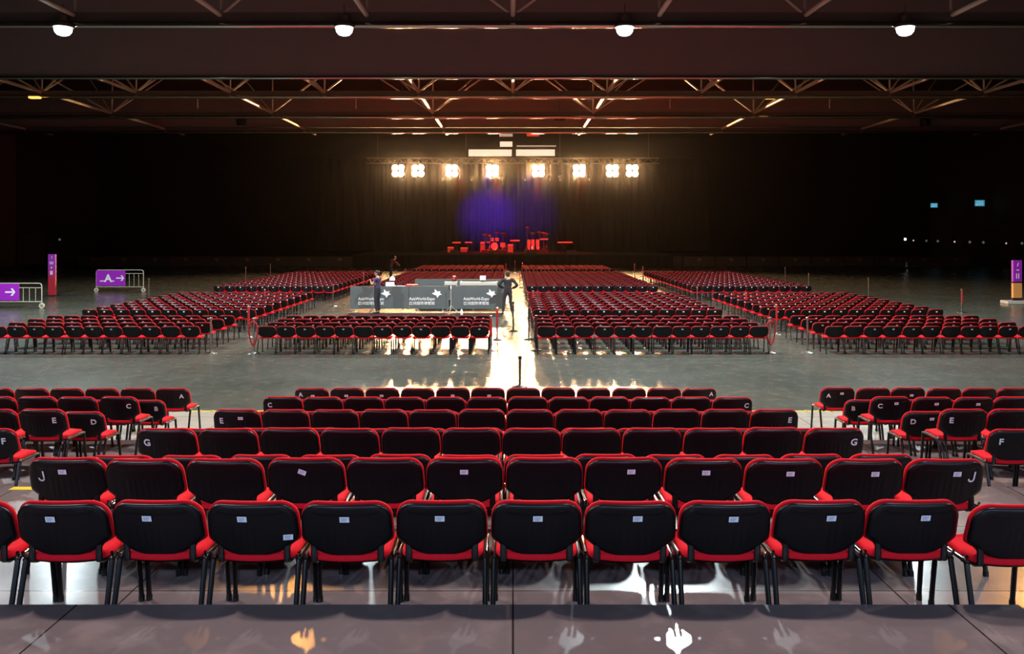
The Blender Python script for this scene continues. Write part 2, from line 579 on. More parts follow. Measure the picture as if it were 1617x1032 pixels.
def seat_panel(layers, ny=12, nx=13):
    v, f = [], []
    for li, (z, ins, crown) in enumerate(layers):
        for j in range(ny):
            for i in range(nx):
                u, w = -1 + 2 * i / (nx - 1), j / (ny - 1)
                hw = 0.236 - ins
                yr = 0.045 + 0.05 * u * u + ins
                yf = 0.485 - 0.03 * u * u - ins
                y = yr + (yf - yr) * w
                cr = 0.9 + 0.1 * min(1, 8 * w, 8 * (1 - w)) ** 0.5 if abs(u) > 0.9 else 1
                drop = 0.03 * max(0, (w - 0.75) / 0.25) ** 2
                v.append((u * hw * cr, y, z + crown * (1 - u * u) * min(1, 4 * w * (1 - w) * 1.5) - drop + 0.012 * (w - 0.3)))
    P = nx * ny
    for j in range(ny - 1):
        for i in range(nx - 1):
            a = j * nx + i
            f.append((a + nx, a + nx + 1, a + 1, a))
            q = (len(layers) - 1) * P + a
            f.append((q, q + 1, q + nx + 1, q + nx))
    loop = [i for i in range(nx)] + [j * nx + nx - 1 for j in range(1, ny)] + [(ny - 1) * nx + i for i in range(nx - 2, -1, -1)] + [j * nx for j in range(ny - 2, 0, -1)]
    for li in range(len(layers) - 1):
        for a, c in zip(loop, loop[1:] + loop[:1]):
            f.append((li * P + a, li * P + c, (li + 1) * P + c, (li + 1) * P + a))
    return v, f


SEAT = MB().add(*seat_panel([(0.424, 0.004, 0), (0.43, 0, 0), (0.452, 0.0, 0), (0.464, 0.010, 0.004), (0.468, 0.03, 0.008)])).mesh('seat_cushion', M['fabric'], ang=1.2)
PAN = MB().add(*seat_panel([(0.405, 0.03, 0), (0.412, 0.014, 0), (0.4235, 0.008, 0)])).mesh('seat_shell', M['plastic'], ang=1.0)


def leg_mesh(front, sx):
    y0, y1 = (0.43, 0.485) if front else (0.11, 0.0)
    t = MB().tube([(sx * 0.246, y0, 0.422), (sx * 0.247, y0 + (y1 - y0) * 0.1, 0.39), (sx * 0.2505, y1, 0.02)], 0.0155, 10)
    t.tube([(sx * 0.2505, y1, 0.0), (sx * 0.2505, y1, 0.035)], 0.0185, 10)
    return t.mesh('leg', M['tube'])


LEGS = [leg_mesh(fr, sx) for fr in (0, 1) for sx in (-1, 1)]
FRAME = MB()
for sx in (-1, 1):
    FRAME.tube([(sx * 0.246, 0.095, 0.41), (sx * 0.246, 0.13, 0.424), (sx * 0.246, 0.41, 0.424), (sx * 0.246, 0.445, 0.41)], 0.0155, 10)
for y in (0.16, 0.38):
    FRAME.tube([(-0.246, y, 0.41), (0.246, y, 0.41)], 0.011, 8)
FRAME = FRAME.mesh('frame', M['tube'])
BRK = [MB().tube([(sx * 0.19, 0.20, 0.405), (sx * 0.19, 0.115, 0.402), (sx * 0.19, 0.07, 0.42), (sx * 0.19, 0.066, 0.46), (sx * 0.19, 0.070, 0.53)], 0.014, 10, flat=1.4).mesh('back_bracket', M['tube']) for sx in (-1, 1)]
CLIP = [MB().tube([(sx * 0.2545, 0.085, 0.46), (sx * 0.2545, 0.10, 0.438), (sx * 0.2555, 0.14, 0.434), (sx * 0.2555, 0.36, 0.434), (sx * 0.2555, 0.42, 0.428)], [0.009, 0.010, 0.005, 0.005, 0.009], 8).mesh('link_clip', M['chrome']) for sx in (-1, 1)]
STK = MB()
STK.box((-0.027, -0.0012, -0.0175), (0.027, 0, 0.0175), 0)
for q in range(3):
    STK.box((-0.019, -0.0018, 0.006 - q * 0.008), (0.016 - 0.004 * q, -0.0012, 0.009 - q * 0.008), 1)
STK = STK.mesh('paper_sticker', [M['sticker'], M['ink']], smooth=False)
LETTER = {c: text_fit(c, 0, 0.068, M['letter'], 0.03, 0.0008) for c in 'ABCDEFGJ'}
jm = MB()
jp = [(.020, .034), (.020, -.012)] + [(.001 + .019 * cos(a), -.014 - .019 * sin(a)) for a in [pi * k / 8 for k in range(1, 9)]]
for (xa, za), (xb, zb) in zip(jp, jp[1:]):      # a hooked capital J drawn as one bent stroke
    dx, dz = xb - xa, zb - za
    ln_ = sqrt(dx * dx + dz * dz)
    nx_, nz_ = -dz / ln_ * .0055, dx / ln_ * .0055
    e_ = .12
    xa, za, xb, zb = xa - dx * e_, za - dz * e_, xb + dx * e_, zb + dz * e_
    jm.poly([(xa - nx_, za - nz_), (xb - nx_, zb - nz_), (xb + nx_, zb + nz_), (xa + nx_, za + nz_)], .0012)
LETTER['J'] = jm.mesh('row_letter', M['letter'], smooth=False)
REAR = 0.0335   # rear face of the shell behind the leaning line


def on_back(me, name, parent, x, z, tilt=0.0):
    o = link(name, me, parent, (x, lean(z) + wrap(x) - REAR - 0.001, z))
    o.rotation_euler = (math.atan2(0.092, 0.31), tilt, math.atan2(2 * 0.036 * x, 0.262 ** 2))
    return o


def make_chair(loc, label, group, full=True, letter=None, sticker=None, rotz=0.0, legs=True):
    """One chair with its own parts; all chairs share the mesh data."""
    t = thing('stacking_chair', loc, label, 'chair', group, rotz)
    bk = link('backrest', SHELL, t)
    tag(bk, 'black moulded plastic backrest')
    tag(link('back_cushion', PAD, bk), 'red upholstered back cushion')
    tag(link('seat_cushion', SEAT, t), 'red upholstered seat cushion')
    for lm in LEGS:
        link('leg', lm, t)
    if full:
        link('seat_shell', PAN, t)
        link('frame', FRAME, t)
        for q in BRK:
            link('back_bracket', q, t)
        for q in CLIP:
            tag(link('link_clip', q, t), 'chrome link clip')
    if sticker is not None:
        on_back(STK, 'paper_sticker', bk, sticker[0], sticker[1], sticker[2] if len(sticker) > 2 else 0)
    if letter:
        on_back(LETTER[letter[0]], 'row_letter', bk, letter[1], letter[2])
    return t


ROW_D = {c: 12.58 - i * 0.8811 for i, c in enumerate('ABCDEFGHJK')}
ROW_Z = dict(A=.24, B=.24, C=.455, D=.455, E=.67, F=.67, G=.885, H=.885, J=1.10, K=1.10)
ROW_C = dict(A=798.5, B=800, C=801, D=800, E=798.5, F=797, G=791, H=793.5, J=797, K=772)   # pixel at the row's centre
ROW_TXT = dict(A='row A beside the open floor', B='low row between A and C', C='row C', D='low row between C and E', E='row E',
               F='low row between E and G', G='row G', H='low row between G and J', J='row J', K='last row before the camera')
stick = {('J', 0): (0.0, .69), ('J', 3): (-0.01, .69, .35), ('J', 5): (0.0, .69), ('J', 7): (0.04, .69), ('J', 8): (0.0, .69), ('J', 9): (0.02, .685), ('J', 10): (0.04, .685), ('J', 11): (0.05, .685),
         ('A', 0): (.03, .66), ('A', 1): (0, .66), ('A', 2): (0, .66), ('A', 4): (0, .66), ('A', 5): (.02, .66), ('E', 0): (.06, .685)}
for i, dx in enumerate([0, -.04, -.035, -.04, .0, -.005, .006, -.05, .03, .04, .04, .09]):
    if i not in (7, ):
        stick[('K', i)] = (dx, .685)
stick[('K', 7)] = (.03, .69)
lett = {('J', 0): ('J', -.155, .655), ('J', 11): ('J', .155, .66), ('G', 0): ('G', -.155, .655), ('G', 11): ('G', .155, .655), ('E', 0): ('E', -.155, .655),
        ('E', 11): ('E', .155, .665), ('C', 0): ('C', -.155, .67), ('C', 11): ('C', .17, .67), ('A', 0): ('A', -.155, .68), ('A', 11): ('A', .17, .69)}
for c in 'ABCDEFGHJK':
    D = ROW_D[c]
    x0 = (ROW_C[c] - CX) / F * D - 5.5 * PITCH
    for i in range(12):
        jit = random.uniform(-.004, .004)
        dy = random.uniform(-.02, .02)
        if c == 'K':
            dy = [0, .0, .012, .0, -.005, .012, .01, -.005, .0, .015, .02, -.06][i]
        extra = ''
        if (c, i) in lett:
            extra = c
        end = ORD[i + 1] + ' from the left' if i < 6 else ORD[12 - i] + ' from the right'
        ch_ = make_chair((x0 + i * PITCH + jit, D + dy, ROW_Z[c]), ('chair marked white %s, ' % extra if extra else 'red and black chair ') + '%s in centre %s' % (end, ROW_TXT[c]),
                   'centre block chairs on the raked platforms', c not in 'BDF', lett.get((c, i)), stick.get((c, i)), random.uniform(-.012, .012))
        if (c, i) == ('K', 3):   # this one has a second sticker at its lower corner
            on_back(STK, 'paper_sticker', [q for q in ch_.children if q.name.startswith('backrest')][0], .205, .565)
# side blocks, the lettered chair on the aisle first
for side, xe in ((-1, -4.94), (1, 4.72)):
    for c, cnt in zip('ABCDEF', (7, 6, 5, 4, 3, 2)):
        if side > 0 and c == 'F':
            cnt = 2
        for i in range(cnt):
            x = xe + side * (PITCH / 2 + i * PITCH)
            st = {(1, 'A', 0): (.04, .69), (1, 'A', 2): (.03, .66), (1, 'C', 0): (.05, .69), (1, 'C', 1): (.02, .69), (1, 'C', 2): (.02, .69), (1, 'D', 0): (.06, .69)}.get((side, c, i))
            if i == 0:
                lb = 'red and black aisle chair marked with a white %s in the %s side block' % (c, 'left' if side < 0 else 'right')
            else:
                lb = 'red and black chair %s from the aisle in row %s of the %s side block' % (ORD[i + 1], c, 'left' if side < 0 else 'right')
            rz = random.uniform(-.02, .02)
            if i == 0 and c == 'C' and side < 0:
                rz = -0.06
            make_chair((x, ROW_D[c] + random.uniform(-.03, .03), ROW_Z[c]), lb, 'side block chairs on the raked platforms', True,
                       (c, -side * .155, .655) if i == 0 else None, st, rz)

# far blocks on the hall floor
D_ROWS = [22.95 + .97 * i for i in range(4)]
G2 = [28.0 + .985 * i for i in range(9)]
G3 = [40.3 + 1.05 * i for i in range(15)]
G4 = [58.7 + 1.0 * i for i in range(7)]
BLOCKS = [('far left block', -8.75 - 11 * PITCH, 11, True, True, False), ('centre block left of the aisle', -7.15, 12, False, True, True),
          ('centre block right of the aisle', 0.66, 12, True, True, True), ('far right block', 8.72, 11, True, True, False)]
far_single, far_rest = [], []
for bi, (bn, x0, cnt, g2, g3, g4) in enumerate(BLOCKS):
    rows = D_ROWS + (G2 if g2 else []) + (G3 if g3 else []) + (G4 if g4 else [])
    if bi == 1:
        rows = D_ROWS + G3[1:] + G4
    for ri, D in enumerate(rows):
        for i in range(cnt):
            p = (x0 + (i + .5) * PITCH + random.uniform(-.008, .008), D + random.uniform(-.03, .03), 0.0)
            if ri < 3:
                far_single.append((p, bn, ri, i, cnt, bi))
            else:
                far_rest.append((p, random.uniform(-.03, .03)))
for p, bn, ri, i, cnt, bi in far_single:
    end = ORD[i + 1] + ' from the left' if i < cnt / 2 else ORD[cnt - i] + ' from the right'
    rt = ['front', 'second', 'third'][ri]
    st = (0.0, .69) if random.random() < .7 else None
    make_chair(p, 'chair %s, %s row of the %s' % (end, rt, bn.replace('the aisle', 'aisle')), 'chairs of the far floor blocks', False, None, st, random.uniform(-.02, .02))


# every remaining chair of the far blocks, one mesh
def coarse_chair():
    q = MB()
    zs = [0, .25, .55, .8, .93, 1]
    q.add(*back_panel(0.262, 0.252, 0.095, 0.436, 0.098, 0.768, [(-.03, .02), (-.012, 0), (.004, .003)], 7, zs), 0)
    q.add(*back_panel(0.2655, 0.256, 0.098, 0.452, 0.078, TOPZ, [(.003, .004), (.026, 0), (.046, .02)], 7, zs), 1)
    q.add(*seat_panel([(.412, .01, 0), (.43, 0, 0), (.455, 0, 0), (.468, .02, .006)], 5, 5), 1)
    for fr in (0, 1):
        for sx in (-1, 1):
            y0, y1 = (0.43, 0.485) if fr else (0.11, 0.0)
            q.tube([(sx * .246, y0, .42), (sx * .2505, y1, 0)], .016, 5, 2)
    for sx in (-1, 1):
        q.box((sx * .2575 - .006, .10, .432), (sx * .2575 + .006, .125, .462), 3)
        q.box((sx * .2575 - .006, .34, .425), (sx * .2575 + .006, .40, .438), 3)
    q.box((-.027, lean(.69) - REAR - .002, .672), (.027, lean(.69) - REAR + .006, .708), 4)
    return q


cc = coarse_chair()
rest = MB()
for p, rz in far_rest:
    rest.add(cc.v, [], 0, Matrix.Translation(p) @ Matrix.Rotation(rz, 4, 'Z'))
nvc = len(cc.v)
for k in range(len(far_rest)):
    rest.f += [tuple(i + k * nvc for i in q) for q in cc.f]
    rest.m += cc.m
o = rest.build('distant_chairs', [M['plastic'], M['fabric'], M['tube'], M['chrome'], M['sticker']])
tag(o, 'many further rows of red and black chairs receding towards the stage', 'chairs', None, 'stuff')

# yellow edge tape and studs along the front of the lowest platform
for xa, xb, txt in ((-7.8, -3.5, 'left'), (3.3, 7.8, 'right')):
    q = MB().box((xa, 14.50, 0.24), (xb, 14.56, 0.243))
    for k in range(int((xb - xa) / 0.22)):
        q.lathe([(0.035, 0), (0.03, 0.014), (0.012, 0.02)], 8, 0, Matrix.Translation((xa + .1 + .22 * k, 14.50, 0.241)))
    tag(q.build('edge_tape', M['yellow']), 'yellow studded tape on the platform edge by the %s aisle' % txt, 'tape')
tag(MB().box((-4.92, 8.03, 0.885), (-4.68, 8.12, 0.889)).build('edge_tape', M['yellow']), 'short yellow tape on the step by the chair marked J', 'tape')


# ------------------------------------------------------------------ crowd barriers, banners and the mixing desk
STAR = [(0.0, .52), (.28, .62), (.30, 1.0), (.55, .72), (.84, .76), (.80, .52), (1.0, .38), (.73, .30), (.55, 0), (.42, .28), (.2, .36)]


def star(parent, mt, x, y, z, w, h):
    q = MB().poly([(a * w, c * h) for a, c in STAR], .006)
    s = q.build('star_logo', mt, parent, False, (x, y, z))
    return s


TXT1 = text_fit('AsiaWorld-Expo', 1.09, 0.17, M['white'], 0.012)
TXT2 = text_fit('亞洲國際博覽館', 1.09, 0.15, M['white'], 0.004)


def banner_barrier(loc, w, label, logo=True, lx=0.0, rotz=0.0):
    t = thing('banner_barrier', loc, label, 'barrier', 'grey banner barriers round the mixing desk', rotz)
    q = MB()
    h = w / 2
    q.tube([(-h + .03, 0, .1), (-h + .03, 0, 1.04), (-h + .07, 0, 1.075), (h - .07, 0, 1.075), (h - .03, 0, 1.04), (h - .03, 0, .1)], .02, 8)
    q.tube([(-h + .03, 0, .2), (h - .03, 0, .2)], .016, 8)
    q.build('frame', M['gal'], t)
    nx = 24
    v, f = [], []
    for s_ in (0, 1):
        for j in range(5):
            for i in range(nx + 1):
                x = -h + w * i / nx
                v.append((x, -.035 + .07 * s_ + .004 * sin(i * 1.3) * (1 - j / 4) , .14 + .955 * j / 4))
    P = 5 * (nx + 1)
    for j in range(4):
        for i in range(nx):
            a = j * (nx + 1) + i
            f += [(a, a + 1, a + nx + 2, a + nx + 1), (P + a + nx + 1, P + a + nx + 2, P + a + 1, P + a)]
    for i in range(nx):
        a = 4 * (nx + 1) + i
        f.append((a, a + 1, P + a + 1, P + a))
    bn = MB().add(v, f).build('banner', M['banner'], t)
    for sx in (-1, 1):
        q = MB().box((sx * (h - .25) - .03, -.25, 0), (sx * (h - .25) + .03, .25, .03), bev=.008)
        q.tube([(sx * (h - .25), 0, .02), (sx * (h - .25), 0, .2)], .018, 8)
        q.build('foot', M['gal'], t)
    if logo:
        tag(link('banner_text', TXT1, bn, (lx, -.045, .545)), 'white company name in Latin letters')
        tag(link('banner_text', TXT2, bn, (lx, -.045, .375)), 'white Chinese characters')
        tag(star(bn, M['white'], lx + .42, -.05, .60, .44, .38), 'white star emblem')
    return t


DF = 35.0
xs = [(553, 646), (646, 709), (711, 797)]
lab = ['left', 'middle', 'right']
lgx = [586, 670, 752]
for (a, c), tx, lg in zip(xs, lab, lgx):
    xa, xb = at(a, DF), at(c, DF)
    cxm = (xa + xb) / 2
    banner_barrier((cxm, DF, 0), xb - xa - .02, '%s grey banner barrier with white star logo before the mixing desk' % tx, True, at(lg, DF) - cxm + (0.0 if tx != 'middle' else -.1))
for k, (a, c) in enumerate(((655, 708), (708, 752), (752, 799))):
    xa, xb = at(a, 40.2), at(c, 40.2)
    banner_barrier(((xa + xb) / 2, 40.2, 0), xb - xa - .02, '%s plain grey barrier behind the mixing desk' % lab[k], False)

tag(MB().box((-6.9, 33.0, .001), (-.42, 40.6, .012)).build('floor_mat', M['mat_black']), 'black floor mat laid under the mixing desk', 'mat')


def table(loc, w, d, label, h=.76, top='desk_dark'):
    t = thing('folding_table', loc, label, 'table')
    MB().box((-w / 2, -d / 2, h - .035), (w / 2, d / 2, h), bev=.008).build('table_top', M[top], t)
    for sx in (-1, 1):
        for sy in (-1, 1):
            MB().tube([(sx * (w / 2 - .08), sy * (d / 2 - .08), 0), (sx * (w / 2 - .1), sy * (d / 2 - .1), h - .035)], .018, 8).build('leg', M['gal'], t)
    return t


DT = 36.6
table((at(632, DT), DT, .012), 2.6, .8, 'dark folding table behind the left banner barriers', .86)
table((at(758, DT), DT, .012), 1.75, .85, 'dark folding table under the long pale mixing console', .86)
table((at(713, DT), DT, .012), .62, .8, 'narrow dark table between the two desks', .86)


def console(loc, w, d, label, name='mixing_console', mt='desk_pale'):
    t = thing(name, loc, label, 'mixing desk')
    q = MB()
    prof = [(-d / 2, 0), (d / 2, 0), (d / 2, .09), (-d / 2 + .12, .30), (-d / 2, .30)]
    v = [(-w / 2, y, z) for y, z in prof] + [(w / 2, y, z) for y, z in prof]
    nn = len(prof)
    f = [tuple(range(nn)), tuple(range(2 * nn - 1, nn - 1, -1))] + [((i + 1) % nn, i, i + nn, (i + 1) % nn + nn) for i in range(nn)]
    q.add(v, f)
    q.build('console_body', M['desk_dark'], t, False)
    q = MB().box((-w / 2, -d / 2 - .02, .17), (w / 2, -d / 2 + .11, .33), bev=.01)
    q.build('meter_bridge', M[mt], t)
    for sx in (-1, 1):
        MB().box((sx * w / 2 - .02, -d / 2, 0), (sx * w / 2 + .02, d / 2, .32), bev=.008).build('end_cheek', M[mt], t)
    fd = MB()
    for k in range(24):
        x = -w / 2 + .08 + (w - .16) * k / 23
        fd.box((x - .008, .0, .19), (x + .008, .03, .235))
    tag(fd.build('fader_caps', M['keys'], t, False), None, None, None, 'stuff')
    return t


console((at(756, DT), DT, .872), 1.6, .7, 'long pale mixing console on the table near the aisle')
console((at(712, DT), DT, .872), .5, .5, 'small pale control surface beside the long mixing console', 'lighting_console')
# objects on the desks
t = thing('monitor', (at(762.5, DT - .1), DT - .12, 1.205), 'small white monitor standing on the long mixing console', 'monitor')
MB().box((-.13, -.03, .05), (.13, .03, .26), bev=.012).build('screen_case', M['paper'], t)
MB().box((-.08, -.06, 0), (.08, .06, .05), bev=.01).build('stand', M['desk_dark'], t)
t = thing('video_camera', (at(717, DT - .1), DT, 1.11), 'dark camera body standing on the small control surface', 'camera')
MB().box((-.09, -.12, .13), (.09, .12, .33), bev=.02).build('camera_body', M['desk_dark'], t)
MB().lathe([(.06, 0), (.065, .09), (.07, .11)], 14, 0, Matrix.Translation((0, -.12, .24)) @ Matrix.Rotation(pi / 2, 4, 'X')).build('lens', M['chrome'], t)
MB().tube([(0, 0, 0), (0, 0, .14)], .03, 8).build('stand', M['desk_dark'], t)
tag(MB().box((-.27, -.18, 0), (.27, .18, .2), bev=.03).build('equipment_case', M['red_case'], None, True, (at(650, DT), DT, .872)), 'red equipment case on the desk behind the banners', 'case')
tag(MB().box((-.2, -.14, 0), (.2, .14, .13), bev=.01).build('paper_box', M['paper'], None, True, (at(634.5, DT), DT, .872)), 'low white box next to the red equipment case', 'box')
tag(MB().box((-.09, -.12, 0), (.09, .12, .14), bev=.01).build('paper_box', M['paper'], None, True, (at(622.5, DT), DT - .1, .872)), 'small white box beside the glowing laptop', 'box')
t = thing('laptop', (at(616, DT), DT + .05, .872), 'open laptop with glowing white screen on the left desk', 'laptop', None, .25)
MB().box((-.2, -.14, 0), (.2, .14, .02), bev=.005).build('keyboard_base', M['desk_dark'], t)
MB().box((-.2, .12, .02), (.2, .135, .30), mx=None).build('screen_lid', M['desk_dark'], t)
MB().box((-.185, .112, .04), (.185, .1195, .285)).build('screen', M['screen'], t)
t = thing('desk_lamp', (at(621, DT), DT + .2, .872), 'lit desk lamp on the left mixing table', 'lamp')
MB().lathe([(.08, 0), (.08, .02), (.02, .03)], 14).build('base', M['desk_dark'], t)
MB().tube([(0, 0, .02), (-.02, 0, .25), (-.05, -.05, .40)], .012, 8).build('arm', M['desk_dark'], t)
MB().lathe([(.12, -.02), (.10, .08), (.04, .14)], 16, 0, Matrix.Translation((-.06, -.08, .40))).build('lamp_shade', M['screen'], t)
t = thing('water_bottle', (at(729, 33.6), 33.6, .012), 'small white bottle on the mat before the banners', 'bottle')
MB().lathe([(.05, 0), (.055, .02), (.055, .16), (.02, .22)], 14).build('bottle_body', M['paper'], t)
MB().lathe([(.022, .22), (.022, .25)], 12).build('cap', M['paper'], t)
# pole between the banner barriers
t = thing('microphone_stand', (at(712, 34.6), 34.6, .012), 'thin measuring microphone stand between the banner barriers', 'microphone stand')
MB().tube([(0, 0, .25), (0, 0, 1.0)], .012, 8).build('pole', M['gal'], t)
MB().lathe([(.02, 0), (.03, .05), (.03, .12), (.01, .15)], 12, 0, Matrix.Translation((0, 0, .98))).build('microphone', M['paper'], t)
for k in range(3):
    a = 2 * pi * k / 3 + .4
    MB().tube([(0, 0, .3), (.28 * cos(a), .28 * sin(a), 0.01)], .011, 6).build('leg', M['gal'], t)


# ------------------------------------------------------------------ stanchions
def stanchion(px, D, label, h=.95, mt='stanchion', belt=None, rope=False):
    x = at(px, D)
    t = thing('stanchion', (x, D, 0), label, 'queue post', 'queue posts along the aisles')
    MB().lathe([(.17, 0), (.17, .018), (.15, .03), (.05, .045), (.03, .06)], 18).build('base', M[mt], t)
    MB().tube([(0, 0, .04), (0, 0, h)], .026, 10).build('pole', M[mt], t)
    MB().lathe([(.03, 0), (.042, .01), (.042, .07), (.03, .085)], 14, 0, Matrix.Translation((0, 0, h - .02))).build('post_head', M[mt], t)
    if belt:
        q = MB().box((-.03, -.05, h - .55), (.03, -.03, h - .02), bev=.006)
        tag(q.build('belt', M['rope'], t), 'red belt hanging down')
    if rope:
        pts = []
        for k in range(24):
            a = 2 * pi * k / 24
            wv = .10 + .03 * cos(a)
            pts.append((wv * sin(a) * 1.15, -.06, h - .35 + .33 * cos(a) - .02))
        tag(MB().tube(pts, .022, 8, closed=True).build('rope', M['rope'], t), 'looped red velvet rope')
    return t


stanchion(333, 23.0, 'plain silver post at the corner of the far left block')
stanchion(401, 22.9, 'silver post with looped red rope beside the centre block left of the aisle', rope=True)
stanchion(393, 26.6, 'post with red belt behind the looped rope post on the left', belt=1)
stanchion(1216, 23.1, 'silver post with looped red rope at the right end of the centre block', rope=True)
stanchion(1226, 27.2, 'post with red belt behind the looped rope post on the right', belt=1)
stanchion(1275, 23.1, 'plain silver post at the corner of the far right block')
stanchion(775, 23.6, 'post with red belt at the front of the aisle, left side', belt=1)
stanchion(785, 26.0, 'tall post with red belt further along the left of the aisle', belt=1)
stanchion(810.5, 28.2, 'dark post standing in the middle of the bright aisle', mt='stanchion_dark')
stanchion(835, 26.0, 'dark post at the right side of the bright aisle', mt='stanchion_dark')
stanchion(846.5, 23.6, 'dark post at the front corner of the right of the aisle', mt='stanchion_dark')
stanchion(821, 18.05, 'short dark post in the open floor before the bright aisle', h=.62, mt='stanchion_dark')
for px, D, tx in ((842, 33.5, 'right aisle post by the second group of rows'), (821, 50, 'red belted post well down the right of the aisle'), (799, 62, 'red belted post far down the left of the aisle'),
                  (825, 64, 'red belted post far down the right of the aisle'), (813, 68, 'lone post at the stage end of the aisle')):
    stanchion(px, D, tx, belt=1)
for px, D, tx in ((418, 34.4, 'silver post in the left side aisle beside far chairs'), (526, 37.5, 'silver post in the left side aisle by the mixing desk'), (235, 42.5, 'thin post outside the far left block near the barrier sign'),
                  (388, 56, 'thin post beyond the far left rows'), (427, 62, 'thinnest post beyond the far left rows'), (1101, 36, 'silver post in the right side aisle'),
                  (1178, 32.4, 'red belted post along the right side aisle'), (1240, 56, 'thin post beyond the far right rows'), (1277, 48, 'thin post outside the far right block'),
                  (1371.5, 43, 'pale post at the outer edge of the far right block'), (1518.5, 34.7, 'red and white post at the outer right corner'), (1002, 62, 'dark post right of the orange rows'),
                  (1015, 57, 'pale post at the head of the right side aisle'), (574, 48.5, 'post in the left aisle behind the person'), (640, 54, 'post with pale head at the left of the red rows')):
    stanchion(px, D, tx, belt=1 if 'red' in tx else None)


# ------------------------------------------------------------------ wayfinding barriers and totems
def arrow(parent, x, z, w, y):
    q = MB()
    q.box((-w / 2, 0, -w * .075), (w * .3, .006, w * .075))
    for s_ in (-1, 1):
        q.poly([(w * .05, s_ * w * .36), (w * .24, s_ * w * .36), (w * .5, 0), (w * .31, 0)], .006)
    return q.build('arrow', M['white'], parent, False, (x, y, z))


def barrier_sign(x0, x1, D, ztop, label, panel_frac, wheel_right=True, letter=True):
    w = x1 - x0
    t = thing('barrier_sign', (x0, D, 0), label, 'barrier', 'purple sign barriers on the left')
    r = .02
    z0 = .30
    q = MB()
    c = .13
    arc = lambda cx_, cz_, a0, a1: [(cx_ + c * cos(a0 + (a1 - a0) * k / 5), 0, cz_ + c * sin(a0 + (a1 - a0) * k / 5)) for k in range(6)]
    path = [(0, 0, z0)] + arc(c, ztop - c, pi, pi / 2) + arc(w - c, ztop - c, pi / 2, 0) + [(w, 0, z0)]
    q.tube(path, r, 8)
    q.tube([(0, 0, z0), (w, 0, z0)], r, 8)
    q.tube([(0, 0, ztop - .2), (w, 0, ztop - .2)], r * .8, 8)
    q.build('frame', M['gal'], t)
    nb = max(4, int(w / .26))
    for k in range(1, nb):
        MB().tube([(w * k / nb, 0, z0), (w * k / nb, 0, ztop - .2)], r * .55, 6).build('bar', M['gal'], t)
    pw = w * panel_frac
    pn = MB().box((.02, -.045, z0 + .06), (pw, -.025, ztop - .02), bev=.004).build('sign_panel', M['purple'], t)
    zc = (z0 + ztop) / 2 + .02
    arrow(pn, pw * .83 if letter else pw - .42, zc, .45, -.053)
    if letter:
        link('sign_letter', text_fit('A', 0, .44, M['white'], .03), pn, (pw * .42, -.05, zc))
        q = MB()
        for k in range(4):
            q.box((pw * .14 + k * .07, -.051, zc - .2), (pw * .14 + k * .07 + .05, -.046, zc - .13))
        for k in range(2):
            q.box((pw * .55 + k * .07, -.051, zc - .2), (pw * .55 + k * .07 + .05, -.046, zc - .13))
        q.build('small_lettering', M['white'], pn, False)
    for sx in (0, w):
        q = MB().tube([(sx, 0, z0), (sx, 0, .12)], r, 8)
        q.build('leg', M['gal'], t)
        q = MB().lathe([(.06, -.02), (.12, -.022), (.125, 0), (.12, .022), (.06, .02)], 18, 0, Matrix.Translation((sx, 0, .125)) @ Matrix.Rotation(pi / 2, 4, 'X'), cap=False)
        q.build('wheel', M['gal'], t)
    return t


DB = 36.6
barrier_sign(at(66, DB) - 3.3, at(66, DB), DB, CZ - (447 - HY) / F * DB, 'near purple barrier sign with white arrow at the left edge', (3.3 - (66 - 31) / F * DB) / 3.3)
DB = 46.5
barrier_sign(at(152, DB), at(226.5, DB), DB, CZ - (426 - HY) / F * DB, 'farther purple barrier sign with white letter A and arrow', .62)


def ramp_mat(name, c_top, c_bot, z0, z1):
    m = mat(name, c_top, .45)
    N, L = nt(m)
    tc = N.new('ShaderNodeTexCoord')
    sp = N.new('ShaderNodeSeparateXYZ')
    mr = N.new('ShaderNodeMapRange')
    mr.inputs['From Min'].default_value, mr.inputs['From Max'].default_value = z0, z1
    r = N.new('ShaderNodeValToRGB')
    r.color_ramp.elements[0].color = (*c_bot, 1)
    r.color_ramp.elements[1].color = (*c_top, 1)
    L.new(tc.outputs['Object'], sp.inputs[0])
    L.new(sp.outputs['Z'], mr.inputs['Value'])
    L.new(mr.outputs[0], r.inputs['Fac'])
    L.new(r.outputs['Color'], N['Principled BSDF'].inputs['Base Color'])
    return m


